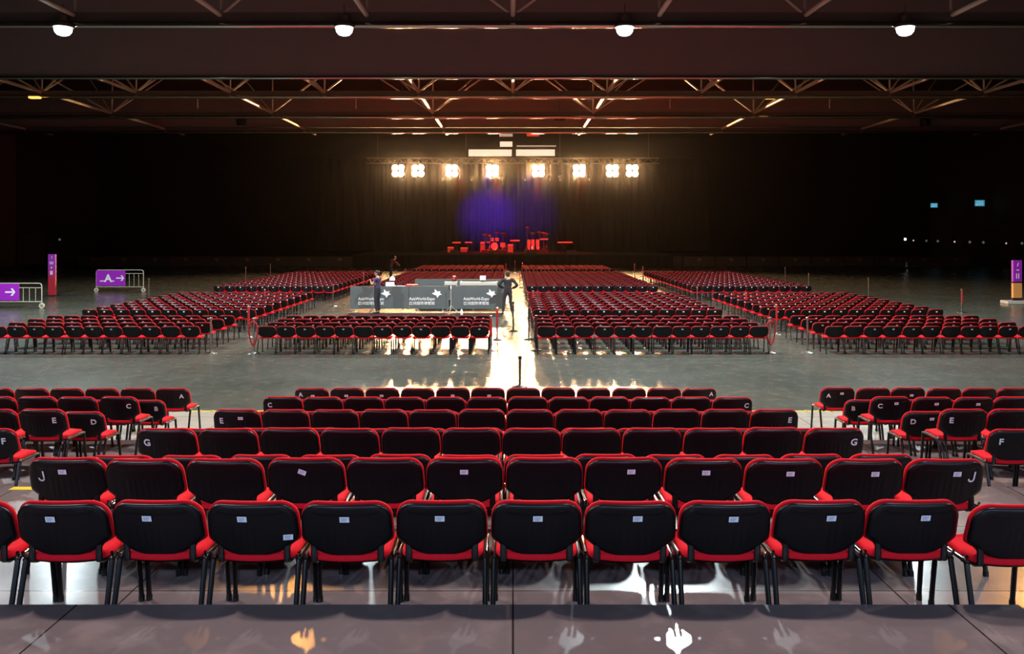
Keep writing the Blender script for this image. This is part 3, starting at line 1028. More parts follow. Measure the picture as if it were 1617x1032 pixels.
def totem(px, D, h, w, label, kind):
    t = thing('sign_totem', (at(px, D), D, 0), label, 'sign')
    if kind == 'left':
        MB().box((-w * .75, -.3, 0), (w * .75, .3, .06), bev=.01).build('base', M['black'], t)
        p = MB().box((-w / 2, -.07, .06), (w / 2, .07, h), bev=.01).build('sign_panel', ramp_mat('printed_purple_to_red', (.30, .03, .40), (.42, .02, .04), .9, 1.7), t)
        q = MB()
        q.poly([(-.03, 0), (.0, .12), (.03, .16), (.0, .04)], .006, 0, Matrix.Translation((.02, -.08, h - .24)))
        for k in range(3):
            q.box((-.1, -.078, h - .42 - .05 * k), (.1, -.072, h - .40 - .05 * k))
        q.box((-.05, -.078, h - .72), (.05, -.072, h - .69)).box((-.015, -.078, h - .755), (.015, -.072, h - .655))
        for k in range(2):
            q.box((-.07 + .08 * k, -.078, h - 1.08), (-.02 + .08 * k, -.072, h - .88))
        q.build('printed_marks', M['white'], p, False)
    else:
        MB().box((-.62, -.35, 0), (.5, .3, .16), bev=.02).build('base', M['desk_pale'], t)
        MB().box((-w / 2 - .02, -.06, .16), (w / 2 + .02, .06, .28), bev=.01).build('plinth', M['black'], t)
        MB().box((-w / 2, -.08, .28), (w / 2, .08, .98), bev=.01).build('lower_panel', M['orange'], t)
        MB().box((-w / 2 - .02, -.06, .98), (w / 2 + .02, .06, 1.04), bev=.01).build('joint_band', M['black'], t)
        p = MB().box((-w / 2, -.08, 1.04), (w / 2, .08, h), bev=.01).build('upper_panel', M['purple'], t)
        q = MB()
        q.poly([(-.04, 0), (.0, .14), (.05, .2), (.01, .05)], .006, 0, Matrix.Translation((.0, -.09, h - .3)))
        q.box((-.06, -.088, h - .48), (.06, -.082, h - .44))
        for k in range(2):
            q.box((-.08 + .1 * k, -.088, h - .86), (-.04 + .1 * k, -.082, h - .62))
        q.build('printed_marks', M['white'], p, False)
    return t


totem(82.5, 43.6, 2.22, .38, 'tall purple and red sign totem standing at the dark left side', 'left')
totem(1605.5, 39.0, 2.06, .42, 'purple and orange sign totem with pale foot at the right edge', 'right')

# hoarding along the far side of the floor
pl = [(147 + 48.6 * k) for k in range(10)] + [(1053 + 50.5 * k) for k in range(10)]
for k, px in enumerate(pl):
    D = 80.5
    side = 'left' if k < 10 else 'right'
    t = thing('hoarding_panel', (at(px, D), D, 0), 'dark grey hoarding panel with faint star, %s of the stage, %s from the %s' % (side, ORD[k + 1] if k < 10 else ORD[20 - k], side), 'hoarding', 'dark hoarding along the back of the floor')
    MB().box((-1.49, -.03, .05), (1.49, .03, 1.0), bev=.01).build('panel', M['hoard'], t)
    for sx in (-1, 1):
        MB().box((sx * 1.2 - .04, -.25, 0), (sx * 1.2 + .04, .25, .05)).build('foot', M['hoard'], t)
    star(t, M['hoard_star'], -.2, -.045, .5, .5, .42)

# ------------------------------------------------------------------ stage
SD = 77.0
SH = 1.3
st = thing('stage_platform', (0, SD, 0), 'low black stage platform at the far end of the hall', 'stage')
MB().box((-15, 0, SH - .08), (15, 15, SH), bev=.01).build('stage_deck', M['black'], st)
v, f = [], []
for i in range(241):
    x = -15 + 30 * i / 240
    for z in (0, SH - .08):
        v.append((x, .03 * sin(i * 1.1) + .06, z))
for i in range(240):
    f.append((2 * i, 2 * i + 2, 2 * i + 3, 2 * i + 1))
MB().add(v, f).build('stage_skirt', M['velour'], st)

# pleated backdrop curtain
v, f = [], []
NX = 420
for i in range(NX + 1):
    x = -22 + 44 * i / NX
    for z in (SH + .0, 6.0, 11.5):
        v.append((x, 91.3 + .16 * sin(i * .75) + .05 * sin(i * .31 + 1), z))
for i in range(NX):
    for j in range(2):
        a = i * 3 + j
        f.append((a, a + 3, a + 4, a + 1))
q = MB().add(v, f)
o = q.build('stage_curtain', M['velour'])
sol = o.modifiers.new('thickness', 'SOLIDIFY')
sol.thickness = .02
tag(o, 'black pleated backdrop curtain behind the band gear, washed purple', 'curtain')

# lighting truss with blinders
LY, LZ = 79.0, 9.23
tr = thing('lighting_truss', (0, LY, LZ + .75), 'dark box truss carrying the row of glaring stage lights', 'truss')
for sy in (-.25, .25):
    for sz in (0, .5):
        MB().tube([(-14, sy, sz), (14, sy, sz)], .03, 8).build('chord', M['steel_dark'], tr)
q = MB()
for k in range(56):
    x = -14 + .5 * k
    for sy in (-.25, .25):
        q.tube([(x, sy, 0 if k % 2 else .5), (x + .5, sy, .5 if k % 2 else 0)], .015, 5)
q.build('lacing', M['steel_dark'], tr)
for x in (-13, -4.5, 4.5, 13):
    MB().tube([(x, 0, .5), (x, 0, ROOF - LZ - .75)], .02, 6).build('hoist_chain', M['steel_dark'], tr)
LP = [630, 661, 714, 777.5, 850, 914, 966, 997]
ltx = ['first', 'second', 'third', 'fourth']
for k, px in enumerate(LP):
    x = at(px, LY)
    t = thing('blinder_light', (x, LY - .35, LZ), 'glaring warm stage light, %s from the %s on the truss' % (ltx[k] if k < 4 else ltx[7 - k], 'left' if k < 4 else 'right'), 'stage light', 'warm stage lights on the truss')
    MB().box((-.62, .0, -.62), (.62, .3, .62), bev=.04).build('housing', M['black'], t)
    q = MB().tube([(-.66, .15, 0), (-.66, .15, .66), (.66, .15, .66), (.66, .15, 0)], .025, 8)
    q.box((-.07, .03, .62), (.07, .2, .82), bev=.02)
    q.build('yoke', M['black'], t)
    for sx in (-1, 1):
        for sz in (-1, 1):
            MB().lathe([(.005, .05), (.15, .04), (.255, .0), (.265, -.02)], 16, 0, Matrix.Translation((sx * .29, -.0, sz * .29)) @ Matrix.Rotation(pi / 2, 4, 'X')).build('lamp', M['lamp_warm'], t)
            MB().lathe([(.272, -.02), (.272, .33), (.286, .33), (.286, -.02)], 20, 0, Matrix.Translation((sx * .29, 0, sz * .29)) @ Matrix.Rotation(pi / 2, 4, 'X'), cap=False).build('barrel', M['black'], t)  # barrel added to narrow the lamp's spill on floor and roof
for k, px in enumerate((699, 745, 793, 829, 868, 884, 930)):
    x, z = at(px, LY, 283)
    t = thing('moving_head_light', (x, LY - .1, z), 'small dark moving stage light under the truss, %s from the left' % ORD[k + 1], 'stage light', 'small moving lights under the truss')
    MB().box((-.16, -.14, .3), (.16, .14, .42), bev=.02).build('base', M['black'], t)
    MB().tube([(0, -.15, .36), (0, -.15, LZ + .76 - z)], .03, 8).box((-.07, -.22, LZ + .68 - z), (.07, -.08, LZ + .82 - z)).build('hanger', M['black'], t)
    for sx in (-1, 1):
        MB().box((sx * .17 - .03, -.06, -.08), (sx * .17 + .03, .06, .32), bev=.01).build('yoke_arm', M['black'], t)
    MB().lathe([(.10, -.16), (.13, -.1), (.13, .14), (.08, .2)], 14, 0, Matrix.Rotation(pi / 2 * 1.2, 4, 'X')).build('head', M['black'], t)
    MB().lathe([(.05, 0), (.05, .02)], 12, 0, Matrix.Translation((0, -.17, -.07)) @ Matrix.Rotation(pi / 2, 4, 'X')).build('lens', M['spark_pink'], t)

# haze in the stage lights, thickened round the truss to imitate lens glow
hz = MB().box((-32, 58, .3), (32, 96, 11.6)).build('haze', None, smooth=False)
hm = bpy.data.materials.new('stage_haze')
hm.use_nodes = True
N, L = nt(hm)
N.remove(N['Principled BSDF'])
vs = N.new('ShaderNodeVolumeScatter')
tc = N.new('ShaderNodeTexCoord')
sub = N.new('ShaderNodeVectorMath')
sub.operation = 'SUBTRACT'
sub.inputs[1].default_value = (0, LY - .8, LZ - .3)
L.new(tc.outputs['Object'], sub.inputs[0])
mul = N.new('ShaderNodeVectorMath')
mul.operation = 'MULTIPLY'
mul.inputs[1].default_value = (0.05, 0.3, 0.24)
L.new(sub.outputs[0], mul.inputs[0])
ln = N.new('ShaderNodeVectorMath')
ln.operation = 'LENGTH'
L.new(mul.outputs[0], ln.inputs[0])
mr = N.new('ShaderNodeMapRange')
mr.interpolation_type = 'SMOOTHERSTEP'
mr.inputs['From Min'].default_value, mr.inputs['From Max'].default_value = 0.0, 1.6
mr.inputs['To Min'].default_value, mr.inputs['To Max'].default_value = 1.0, 0.0
L.new(ln.outputs['Value'], mr.inputs['Value'])
pw = N.new('ShaderNodeMath')
pw.operation = 'POWER'
pw.inputs[1].default_value = 4.0
L.new(mr.outputs[0], pw.inputs[0])
ma = N.new('ShaderNodeMath')
ma.operation = 'MULTIPLY_ADD'
ma.inputs[1].default_value, ma.inputs[2].default_value = HAZE * 45, HAZE
L.new(pw.outputs[0], ma.inputs[0])
L.new(ma.outputs[0], vs.inputs['Density'])
vs.inputs['Anisotropy'].default_value = 0.25
L.new(vs.outputs[0], N['Material Output'].inputs['Volume'])
hz.data.materials.clear()
hz.data.materials.append(hm)
tag(hz, 'thin haze glowing round the stage lights', 'haze', None, 'stuff')


# band gear on the stage -------------------------------------------------
def rx(p=(0, 0, 0), a=pi / 2):
    return Matrix.Translation(p) @ Matrix.Rotation(a, 4, 'X')


def drum(t, name, p, r, d, axis='Z', tilt=0.0):
    mx = Matrix.Translation(p) @ Matrix.Rotation(tilt if axis == 'Z' else pi / 2, 4, 'X')
    q = MB().lathe([(r, 0), (r, d)], 20, 0, mx, cap=False)
    q.lathe([(r + .01, 0), (r + .01, .03)], 20, 1, mx, cap=False).lathe([(r + .01, d - .03), (r + .01, d)], 20, 1, mx, cap=False)
    q.lathe([(r * .99, d * .98), (0.001, d * .98)], 20, 2, mx, cap=False).lathe([(0.001, .01), (r * .99, .01)], 20, 2, mx, cap=False)
    return q.build(name, [M['drum'], M['chrome'], M['drumhead']], t)


def cymbal(t, p, r):
    x, y, z = p
    c = MB().lathe([(r, 0), (r * .5, .025), (.05, .04), (.03, .06)], 20, 0, Matrix.Translation(p) @ Matrix.Rotation(.5, 4, 'X')).build('cymbal', M['brass'], t)
    q = MB().tube([(x, y, 0), (x, y, z)], .012, 6)
    for k in range(3):
        a = 2 * pi * k / 3
        q.tube([(x, y, .35), (x + .25 * cos(a), y + .25 * sin(a), 0)], .01, 6)
    q.build('cymbal_stand', M['chrome'], t)


t = thing('drum_riser', (at(781, 83), 83, SH), 'black riser under the larger drum kit', 'stage riser')
MB().box((-1.3, -1.1, 0), (1.3, 1.1, .3), bev=.02).build('riser_deck', M['black'], t)
t = thing('drum_kit', (at(781, 83), 82.9, SH + .3), 'large drum kit with cymbals in red light, left of the stage centre', 'drum kit')
t.scale = (1.15, 1.15, 1.25)
drum(t, 'bass_drum', (0, -.1, .3), .3, .4, 'Y')
drum(t, 'rack_tom', (-.22, -.15, .72), .17, .22, tilt=.3)
drum(t, 'rack_tom', (.22, -.15, .72), .17, .22, tilt=.3)
drum(t, 'floor_tom', (.72, -.1, .2), .22, .4)
drum(t, 'snare_drum', (-.55, .1, .55), .18, .15)
for p, r in (((-.85, -.2, 1.25), .25), ((.75, -.3, 1.35), .27), ((.2, -.35, 1.42), .22), ((-.4, -.4, 1.15), .22), ((1.0, .1, 1.1), .26)):
    cymbal(t, p, r)
t = thing('percussion_riser', (at(846, 83), 83, SH), 'black riser under the percussion set', 'stage riser')
MB().box((-1.2, -1.0, 0), (1.2, 1.0, .3), bev=.02).build('riser_deck', M['black'], t)
t = thing('percussion_set', (at(846, 83), 82.9, SH + .3), 'tall percussion set with congas in red light, right of the stage centre', 'percussion')
t.scale = (1.15, 1.15, 1.3)
for x in (-.6, -.25, .15):
    q = MB().lathe([(.10, 0.02), (.14, .3), (.16, .6), (.13, .78), (.135, .8)], 18, 0, Matrix.Translation((x, -.2, 0)))
    q.build('conga', M['drum'], t)
drum(t, 'timbale', (.55, -.1, .75), .18, .16)
drum(t, 'timbale', (.9, -.1, .75), .17, .16)
for p, r in (((-.75, -.2, 1.75), .22), ((-.3, -.3, 1.3), .24), ((.3, -.3, 1.38), .22), ((.7, -.3, 1.32), .22), ((.95, .1, 1.25), .2)):
    cymbal(t, p, r)


def keyboard(px, D, w, z, label):
    t = thing('keyboard', (at(px, D), D, SH), label, 'keyboard')
    MB().box((-w / 2, -.18, z), (w / 2, .18, z + .12), bev=.02).build('keyboard_case', M['drum'], t)
    q = MB()
    for k in range(28):
        q.box((-w / 2 + .06 + (w - .12) * k / 28, .0, z + .12), (-w / 2 + .05 + (w - .12) * (k + 1) / 28, .16, z + .135))
    q.build('keys', M['keys'], t, False)
    q = MB()
    for s_ in (-1, 1):
        q.tube([(-w * .3, s_ * .15, 0), (w * .3, s_ * .15, z)], .018, 6).tube([(w * .3, s_ * .15, 0), (-w * .3, s_ * .15, z)], .018, 6)
    q.build('stand', M['stanchion_dark'], t)


keyboard(721, 81.5, .85, .98, 'keyboard farthest left among the red lit instruments')
keyboard(740, 81.2, .75, 1.0, 'second keyboard beside the farthest left keyboard')
keyboard(892, 81.5, 1.5, 1.0, 'long keyboard at the right of the stage')
keyboard(813, 84.0, 1.0, 1.15, 'keyboard between the drum kit and the percussion set')


def amp(px, D, w, h, label, z=SH):
    t = thing('amplifier', (at(px, D), D, z), label, 'amplifier')
    MB().box((-w / 2, -.2, .03), (w / 2, .2, h), bev=.02).build('cabinet', M['amp'], t)
    MB().box((-w / 2 + .05, -.215, .08), (w / 2 - .05, -.2, h * .75)).build('grille', M['grille'], t)
    MB().box((-w / 2 + .05, -.212, h * .8), (w / 2 - .05, -.2, h * .95)).build('control_panel', M['keys'], t)
    for sx in (-1, 1):
        MB().box((sx * (w / 2 - .08) - .03, -.15, 0), (sx * (w / 2 - .08) + .03, .15, .03)).build('foot', M['rubber'], t)


amp(712, 82.6, .7, .62, 'amplifier under the farthest left keyboard')
amp(733, 83.2, .8, .55, 'low amplifier behind the second keyboard')
amp(806, 82.2, .6, .9, 'amplifier between the large drum kit and the centre keyboard')
amp(762, 83.6, .5, 1.15, 'tall amplifier left of the large drum kit')


def wedge(px, D, w, label):
    t = thing('stage_monitor', (at(px, D), D, SH), label, 'loudspeaker')
    prof = [(-.25, 0), (.25, 0), (.25, .12), (-.05, .38), (-.25, .30)]
    v = [(-w / 2, y, z) for y, z in prof] + [(w / 2, y, z) for y, z in prof]
    f = [tuple(range(5)), tuple(range(9, 4, -1))] + [((i + 1) % 5, i, i + 5, (i + 1) % 5 + 5) for i in range(5)]
    MB().add(v, f).build('cabinet', M['amp'], t, False)
    MB().box((-w / 2 + .04, 0, 0), (w / 2 - .04, .015, .34), 0, Matrix.Translation((0, .25, .12)) @ Matrix.Rotation(radians(49), 4, 'X')).build('grille', M['grille'], t)


wedge(718, 78.6, .8, 'wedge loudspeaker on the stage front, far left')
wedge(777, 78.4, .6, 'pale lit wedge loudspeaker before the large drum kit')
wedge(838, 78.6, 1.0, 'wedge loudspeaker before the percussion set')
wedge(902, 78.6, 1.0, 'wedge loudspeaker at the stage front, far right')


def mic(px, D, h, label):
    t = thing('microphone_stand', (at(px, D), D, SH), label, 'microphone stand')
    MB().lathe([(.14, 0), (.14, .02), (.02, .04)], 14).build('base', M['stanchion_dark'], t)
    MB().tube([(0, 0, .03), (0, 0, h)], .014, 6).build('pole', M['stanchion_dark'], t)
    MB().lathe([(.018, 0), (.025, .1), (.038, .14), (.03, .2), (.005, .215)], 12, 0, Matrix.Translation((0, 0, h - .02)) @ Matrix.Rotation(.6, 4, 'X')).build('microphone', M['chrome'], t)


mic(745.5, 80, 1.75, 'microphone stand between the second keyboard and the drum kit')
mic(880.5, 80, 1.75, 'microphone stand beside the long keyboard on the right')

# ------------------------------------------------------------------ glowing back wall panels, signs, small lamps
for k, (a, c, y0, y1, mt) in enumerate(((740, 808, 236, 246.5, 'glow_panel'), (815, 876, 236, 246, 'glow_panel'), (789.5, 809, 223.5, 231.5, 'glow_panel'), (816, 878, 229.5, 231.5, 'glow_panel_dim'), (788.5, 809.5, 210, 215.5, 'glow_panel_dim'))):  # pale panels above the stage, their brightness put in as emission
    D = BACK - .12
    xa, z1 = at(a, D, y0)
    xb, z0 = at(c, D, y1)
    w = struct(MB().box((xa - .1, D, z0 - .1), (xb + .1, BACK, z1 + .1)).build('bright_panel_%d' % (k + 1), M['black'], smooth=False))
    MB().box((xa, D - .05, z0), (xb, D, z1)).build('pane', M[mt], w, False)
xa, z1 = at(832, BACK - .2, 210.5)
xb, z0 = at(851, BACK - .2, 215)
t = thing('red_sign', ((xa + xb) / 2, BACK - .1, (z0 + z1) / 2), 'small glowing red sign high above the stage', 'sign')
MB().box((-(xb - xa) / 2 - .05, -.08, -.25), ((xb - xa) / 2 + .05, .1, .25), bev=.02).build('case', M['black'], t)
MB().box((-(xb - xa) / 2, -.1, -(z1 - z0) / 2), ((xb - xa) / 2, -.08, (z1 - z0) / 2)).build('lit_face', M['red_lit'], t)

for px, py, D, w, tx in ((1475, 324, 95, .82, 'smaller cyan exit sign glowing on the dark right side'), (1547, 320.5, 86, 1.02, 'larger cyan exit sign glowing at the dark right side')):
    x, z = at(px, D, py)
    t = thing('exit_sign', (x, D, z), tx, 'exit sign', 'cyan exit signs')
    h = w * .62
    MB().box((-w / 2 - .03, .0, -h / 2 - .03), (w / 2 + .03, .1, h / 2 + .03), bev=.01).build('case', M['black'], t)
    p = MB().box((-w / 2, -.012, -h / 2), (w / 2, 0, h / 2)).build('lit_face', M['exit_lit'], t)
    link('exit_lettering', text_fit('EXIT', w * .8, h * .32, M['exit_text'], .01), p, (0, -.018, -h * .22))
    link('exit_lettering', text_fit('出口', w * .62, h * .36, M['exit_text'], .005), p, (0, -.018, h * .2))
    MB().box((-.03, .04, 0), (HALF_W - x, .08, .05)).build('bracket', M['black'], t)

for k, (px, py, mt, r) in enumerate(((1429.5, 377.5, 'spark', .16), (1442.5, 379.5, 'spark_pink', .09), (1463, 380, 'spark_grey', .13), (1481, 380.5, 'spark_grey', .14), (1507.5, 381.5, 'spark_pink', .10),
                                     (1531.5, 382, 'spark_grey', .15), (1553, 382.5, 'spark_grey', .14), (1589, 384, 'spark_pink', .08), (1614, 384, 'spark_grey', .13), (94, 378, 'spark_grey', .14))):
    off = abs(px - CX)
    D = min(BACK - .2, (HALF_W - .3) * F / off)
    x, z = at(px, D, py)
    t = thing('wall_lamp', (x, D, z), 'tiny wall lamp glowing in the dark, %s' % ('alone on the left side' if px < 800 else ORD[k + 1] + ' from the left in the right side row'), 'lamp', 'tiny lamps along the walls')
    MB().box((-r - .03, .02, -r * .8), (r + .03, .2, r * .8), bev=.01).build('case', M['black'], t)
    MB().lathe([(r, 0), (r * .8, .05), (.01, .07)], 14, 0, rx((0, .02, 0))).build('lamp_face', M[mt], t)

# small fittings hung from the roof steel
for px, py, D, w, tx in ((635, 153, D4 - .6, 1.2, 'left of centre under the second pipe'), (660, 183.5, D5 - .6, 1.0, 'left of centre under the third pipe'), (931, 151.5, D4 - .6, 1.2, 'right of centre under the second pipe'), (912, 183, D5 - .6, 1.0, 'right of centre under the third pipe')):
    x, z = at(px, D, py)
    t = thing('ceiling_fitting', (x, D, z), 'pale flat ceiling fitting catching light, ' + tx, 'ceiling fitting', 'pale ceiling fittings')
    MB().box((-w / 2, -.3, -.12), (w / 2, .3, .02), bev=.03).build('fitting_body', M['desk_pale'], t)
    MB().tube([(0, 0, 0), (0, 0, .75)], .02, 6).build('hanger', M['steel_dark'], t)
for px, py, D, tx in ((55, 154, D3 - .6, 'glowing amber lamp hung from the roof at the left'), (1217, 155, D4 - .6, 'glowing amber lamp hung from the roof at the right')):
    x, z = at(px, D, py)
    t = thing('amber_lamp', (x, D, z), tx, 'ceiling light')
    MB().box((-.36, -.2, .06), (.36, .2, .2), bev=.03).build('housing', M['steel_dark'], t)
    MB().box((-.33, -.17, -.06), (.33, .17, .06), bev=.03).build('lamp_face', M['lamp_amber'], t)
    MB().tube([(0, 0, .2), (0, 0, .8)], .02, 6).build('hanger', M['steel_dark'], t)
for px, py, D, w, tx in ((381, 191, D5 - .7, .85, 'round black loudspeaker hung from the roof at the left'), (1461, 192, D5 - .7, .85, 'round black loudspeaker hung from the roof at the right'), (884, 187, D5 - .7, .9, 'flat black loudspeaker hung right of the roof centre')):
    x, z = at(px, D, py)
    t = thing('hanging_speaker', (x, D, z), tx, 'loudspeaker')
    if 'flat' in tx:
        MB().box((-w / 2, -.3, -.14), (w / 2, .3, .14), bev=.05).build('cabinet', M['black'], t)
    else:
        MB().lathe([(.1, -.45), (.36, -.36), (.42, 0), (.36, .3), (.12, .42)], 18).build('cabinet', M['black'], t)
        MB().lathe([(.30, -.40), (.12, -.455)], 18).build('grille', M['grille'], t)
    MB().tube([(0, 0, .1), (0, 0, ROOF - z)], .025, 6).build('hanger', M['steel_dark'], t)
for px, D in ((562, D4 - .2), (1058, D4 - .2), (312, D4 - .2), (1310, D4 - .2)):
    x, z = at(px, D, 171)
    struct(MB().tube([(x, D, z), (x, D, z + 1.0)], .035, 6).build('roof_hanger', M['steel_paint']))


# ------------------------------------------------------------------ people
def evaluated(o):
    dg = bpy.context.evaluated_depsgraph_get()
    return bpy.data.meshes.new_from_object(o.evaluated_get(dg))


def skin(points, edges, radii, root=0, sub=2):
    me = bpy.data.meshes.new('limb')
    me.from_pydata(points, edges, [])
    o = bpy.data.objects.new('limb', me)
    COL.objects.link(o)
    md = o.modifiers.new('skin', 'SKIN')
    md.use_smooth_shade = True
    for i, r in enumerate(radii):
        sv = me.skin_vertices[0].data[i]
        sv.radius = (r, r) if not isinstance(r, tuple) else r
        sv.use_root = i == root
    sb = o.modifiers.new('sub', 'SUBSURF')
    sb.levels = sb.render_levels = sub
    res = evaluated(o)
    bpy.data.objects.remove(o)
    bpy.data.meshes.remove(me)
    return res


def fused(meshes, voxel):
    q = MB()
    for me in meshes:
        q.add([v.co[:] for v in me.vertices], [tuple(p.vertices) for p in me.polygons])
    me = q.mesh('fused', M['skin'])
    o = bpy.data.objects.new('fused', me)
    COL.objects.link(o)
    r = o.modifiers.new('remesh', 'REMESH')
    r.mode, r.voxel_size, r.use_smooth_shade = 'VOXEL', voxel, True
    sm = o.modifiers.new('smooth', 'SMOOTH')
    sm.factor, sm.iterations = .5, 2
    res = evaluated(o)
    bpy.data.objects.remove(o)
    return res


def ellipsoid(c, r, n=16, mx=None):
    q = MB()
    prof = [(sin(pi * k / n), -cos(pi * k / n)) for k in range(n + 1)]
    prof[0], prof[-1] = (.01, -1), (.01, 1)
    q.lathe(prof, n, 0, Matrix.Translation(c) @ (mx or Matrix()) @ Matrix.Diagonal((*r, 1)))
    return q.mesh('ellipsoid', M['skin'])


def hand(wrist, direction, palm_n):
    """Five separate bent fingers rooted in a palm."""
    w, d, nrm = Vector(wrist), Vector(direction).normalized(), Vector(palm_n)
    nrm = (nrm - d * nrm.dot(d)).normalized()
    s = d.cross(nrm)
    out = [skin([w, w + d * .05, w + d * .09], [(0, 1), (1, 2)], [(.022, .03), (.016, .042), (.014, .042)], 0, 1)]
    for k, ln in enumerate((.068, .078, .072, .055)):
        a = w + d * .075 + s * (.03 - .02 * k)
        p1 = a + d * ln * .5 + nrm * .006
        p2 = p1 + d * ln * .32 + nrm * .022
        p3 = p2 + d * ln * .18 + nrm * .024
        out.append(skin([a, p1, p2, p3], [(0, 1), (1, 2), (2, 3)], [.0095, .009, .0085, .0075], 0, 1))
    a = w + d * .03 + s * .03
    out.append(skin([a, a + s * .028 + d * .025 + nrm * .01, a + s * .036 + d * .058 + nrm * .02], [(0, 1), (1, 2)], [.012, .0105, .009], 0, 1))
    return out


def head_parts(c, yaw=0.0, pitch=0.0):
    mx = Matrix.Translation(c) @ Matrix.Rotation(yaw, 4, 'Z') @ Matrix.Rotation(pitch, 4, 'X')
    parts = []

    def e(p, r):
        me = ellipsoid((0, 0, 0), r)
        me.transform(mx @ Matrix.Translation(p))
        parts.append(me)
    e((0, -.005, .02), (.076, .095, .098))      # skull
    e((0, .028, -.05), (.054, .062, .062))      # jaw
    e((0, .098, -.012), (.012, .018, .022))     # nose
    e((0, .085, -.055), (.024, .012, .010))     # mouth
    e((-.078, -.005, -.01), (.010, .018, .03))  # ears
    e((.078, -.005, -.01), (.010, .018, .03))
    e((0, .082, .022), (.045, .012, .010))      # brow
    eyes = MB()
    for sx in (-1, 1):
        me = ellipsoid((0, 0, 0), (.011, .008, .008), 8)
        me.transform(mx @ Matrix.Translation((sx * .03, .088, .005)))
        eyes.add([v.co[:] for v in me.vertices], [tuple(p.vertices) for p in me.polygons])
    hair = []
    me = ellipsoid((0, 0, 0), (.086, .10, .098))
    me.transform(mx @ Matrix.Translation((0, -.022, .04)))
    hair.append(me)
    me = ellipsoid((0, 0, 0), (.074, .06, .075))
    me.transform(mx @ Matrix.Translation((0, -.06, -.03)))
    hair.append(me)
    return parts, eyes, hair


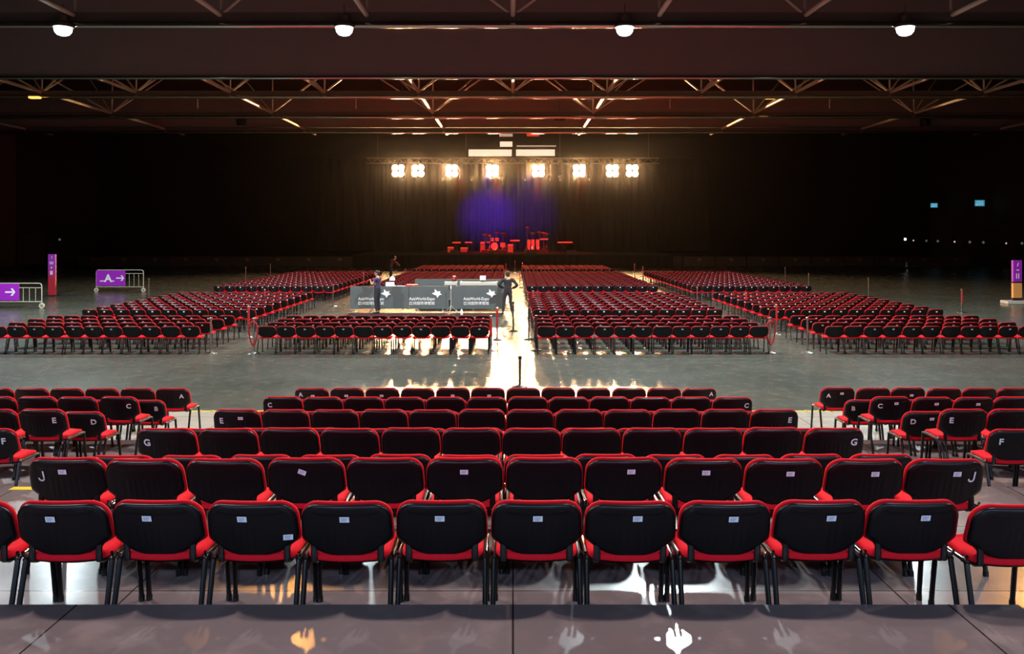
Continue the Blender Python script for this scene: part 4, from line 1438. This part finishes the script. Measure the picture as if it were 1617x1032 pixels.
def person(loc, rotz, label, J, scale, top, trousers, sleeve, head_yaw=0.0, head_pitch=0.0):
    """J: joints (facing +y): pelvis chest neck head, shoulder elbow wrist and hip knee ankle for l and r."""
    t = thing('person', loc, label, 'person', None, rotz)
    t.scale = (scale,) * 3
    pts, idx = [], {}
    for kx in J:
        idx[kx] = len(pts)
        pts.append(J[kx])
    E = lambda *p: [(idx[a], idx[c]) for a, c in p]
    names = list(J)
    R = dict(pelvis=(.125, .10), belly=(.125, .095), chest=(.145, .105), neck=.052, head=.055, sl=.055, sr=.055, el=.042, er=.042, wl=.027, wr=.027, hl=.085, hr=.085, kl=.058, kr=.058, al=.038, ar=.038, tl=.035, tr=.035)
    edges = E(('pelvis', 'belly'), ('belly', 'chest'), ('chest', 'neck'), ('neck', 'head'), ('chest', 'sl'), ('chest', 'sr'), ('sl', 'el'), ('el', 'wl'), ('sr', 'er'), ('er', 'wr'),
              ('pelvis', 'hl'), ('pelvis', 'hr'), ('hl', 'kl'), ('hr', 'kr'), ('kl', 'al'), ('kr', 'ar'), ('al', 'tl'), ('ar', 'tr'))
    body = [skin(pts, edges, [R[k] for k in names])]
    hp, eyes, hair = head_parts(Vector(J['head']) + Vector((0, .015, .06)), head_yaw, head_pitch)
    body += hp
    for s_ in 'lr':
        d = Vector(J['w' + s_]) - Vector(J['e' + s_])
        body += hand(J['w' + s_], d, Vector((0, -.3, -1)) if abs(d.normalized().z) < .7 else Vector((1 if s_ == 'l' else -1, 0, 0)))
    me = fused(body, .011)
    me.materials.clear()
    me.materials.append(M['skin'])
    link('body', me, t)
    eyes.build('eyes', M['hair'], t)
    hm_ = fused(hair, .012)
    hm_.materials.clear()
    hm_.materials.append(M['hair'])
    link('hair', hm_, t)

    # clothing: the body's own surface over the covered limbs, moved outwards and given thickness
    bones = [('pelvis', 'belly'), ('belly', 'chest'), ('chest', 'neck'), ('neck', 'head'), ('chest', 'sl'), ('chest', 'sr'), ('sl', 'el'), ('el', 'wl'), ('sr', 'er'), ('er', 'wr'),
             ('pelvis', 'hl'), ('pelvis', 'hr'), ('hl', 'kl'), ('hr', 'kr'), ('kl', 'al'), ('kr', 'ar'), ('al', 'tl'), ('ar', 'tr')]
    seg = [(a, c, Vector(J[a]), Vector(J[c]) - Vector(J[a])) for a, c in bones]
    waist = J['pelvis'][2] + .07
    reg = []
    for vtx in me.vertices:
        best = None
        for a, c, p0, d in seg:
            tt = max(0, min(1, (vtx.co - p0).dot(d) / d.length_squared))
            e = (vtx.co - p0 - d * tt).length_squared
            if best is None or e < best[0]:
                best = (e, a, c, tt)
        e, a, c, tt = best
        r = ''
        if a in ('pelvis', 'belly') and c in ('belly', 'chest') or c in ('hl', 'hr') or a in ('hl', 'hr'):
            r = 'shirt' if vtx.co.z > waist else 'trousers'
        elif a in ('kl', 'kr'):
            r = 'trousers' if tt < .95 else ''
        elif (a, c) == ('chest', 'neck'):
            r = 'shirt' if tt < .62 else ''
        elif a == 'chest':
            r = 'shirt'
        elif a in ('sl', 'sr'):
            r = 'shirt' if tt < max(sleeve, .05) else ''
        elif a in ('el', 'er'):
            r = 'shirt' if sleeve > .9 and tt < .9 else ''
        reg.append(r)
    for nm_, mt_, off in (('shirt', top, .022), ('trousers', trousers, .015)):
        use = [p for p in me.polygons if all(reg[q] == nm_ for q in p.vertices)]
        ids = {}
        for p in use:
            for q in p.vertices:
                ids.setdefault(q, len(ids))
        b_ = MB()
        b_.add([me.vertices[q].co + me.vertices[q].normal * off for q in ids], [tuple(ids[q] for q in p.vertices) for p in use])
        o_ = b_.build(nm_, mt_, t)
        so = o_.modifiers.new('thickness', 'SOLIDIFY')
        so.thickness, so.offset = off * .9, -1
    for s_ in 'lr':
        a, to = Vector(J['a' + s_]), Vector(J['t' + s_])
        c = skin([a + Vector((0, -.04, -.045)), a.lerp(to, .45) + Vector((0, 0, -.03)), to + Vector((0, .05, -.025))], [(0, 1), (1, 2)], [(.045, .045), (.045, .042), (.04, .03)], 0, 2)
        c.materials.clear()
        c.materials.append(M['shoe'])
        link('shoe', c, t)
    return t


def stand(**kw):
    J = dict(pelvis=(0, 0, .95), belly=(0, .005, 1.12), chest=(0, 0, 1.32), neck=(0, -.005, 1.49), head=(0, .01, 1.57), sl=(-.185, -.01, 1.42), sr=(.185, -.01, 1.42),
             el=(-.23, -.03, 1.14), er=(.23, -.03, 1.14), wl=(-.24, .04, .9), wr=(.24, .04, .9), hl=(-.095, 0, .9), hr=(.095, 0, .9), kl=(-.11, .02, .5), kr=(.11, .02, .5),
             al=(-.115, -.02, .085), ar=(.115, -.02, .085), tl=(-.13, .12, .045), tr=(.13, .12, .045))
    J.update(kw)
    return J


person((at(596, 34.3), 34.3, .012), radians(72), 'person in a dark top standing at the left banner, hand raised to the chin',
       stand(el=(-.24, .10, 1.17), wl=(-.08, .27, 1.33), er=(.25, .04, 1.15), wr=(.08, .26, 1.08)), 1.02, M['navy'], M['dark_cloth'], .45, 0.3, -.15)
person((at(802, 34.2), 34.2, 0.012), radians(0), 'person in dark clothes by the aisle end of the banners, elbows out',
       stand(el=(-.40, -.02, 1.18), wl=(-.17, .13, 1.05), er=(.41, -.02, 1.16), wr=(.17, .13, 1.03), al=(-.20, -.05, .085), tl=(-.23, .08, .045), kl=(-.16, .02, .5), ar=(.16, .0, .085), tr=(.19, .13, .045)), 1.0, M['dark_cloth'], M['dark_cloth'], 1.0)
person((at(617, 58.5), 58.5, 0), radians(-60), 'person in maroon leaning forward in the far left aisle',
       stand(belly=(0, .06, 1.11), chest=(0, .16, 1.29), neck=(0, .26, 1.43), head=(0, .31, 1.50), sl=(-.185, .18, 1.38), sr=(.185, .18, 1.38), el=(-.24, .36, 1.18), wl=(-.16, .55, 1.08), er=(.24, .36, 1.18), wr=(.16, .56, 1.06)), 1.0, M['maroon'], M['dark_cloth'], 1.0, 0, -.3)
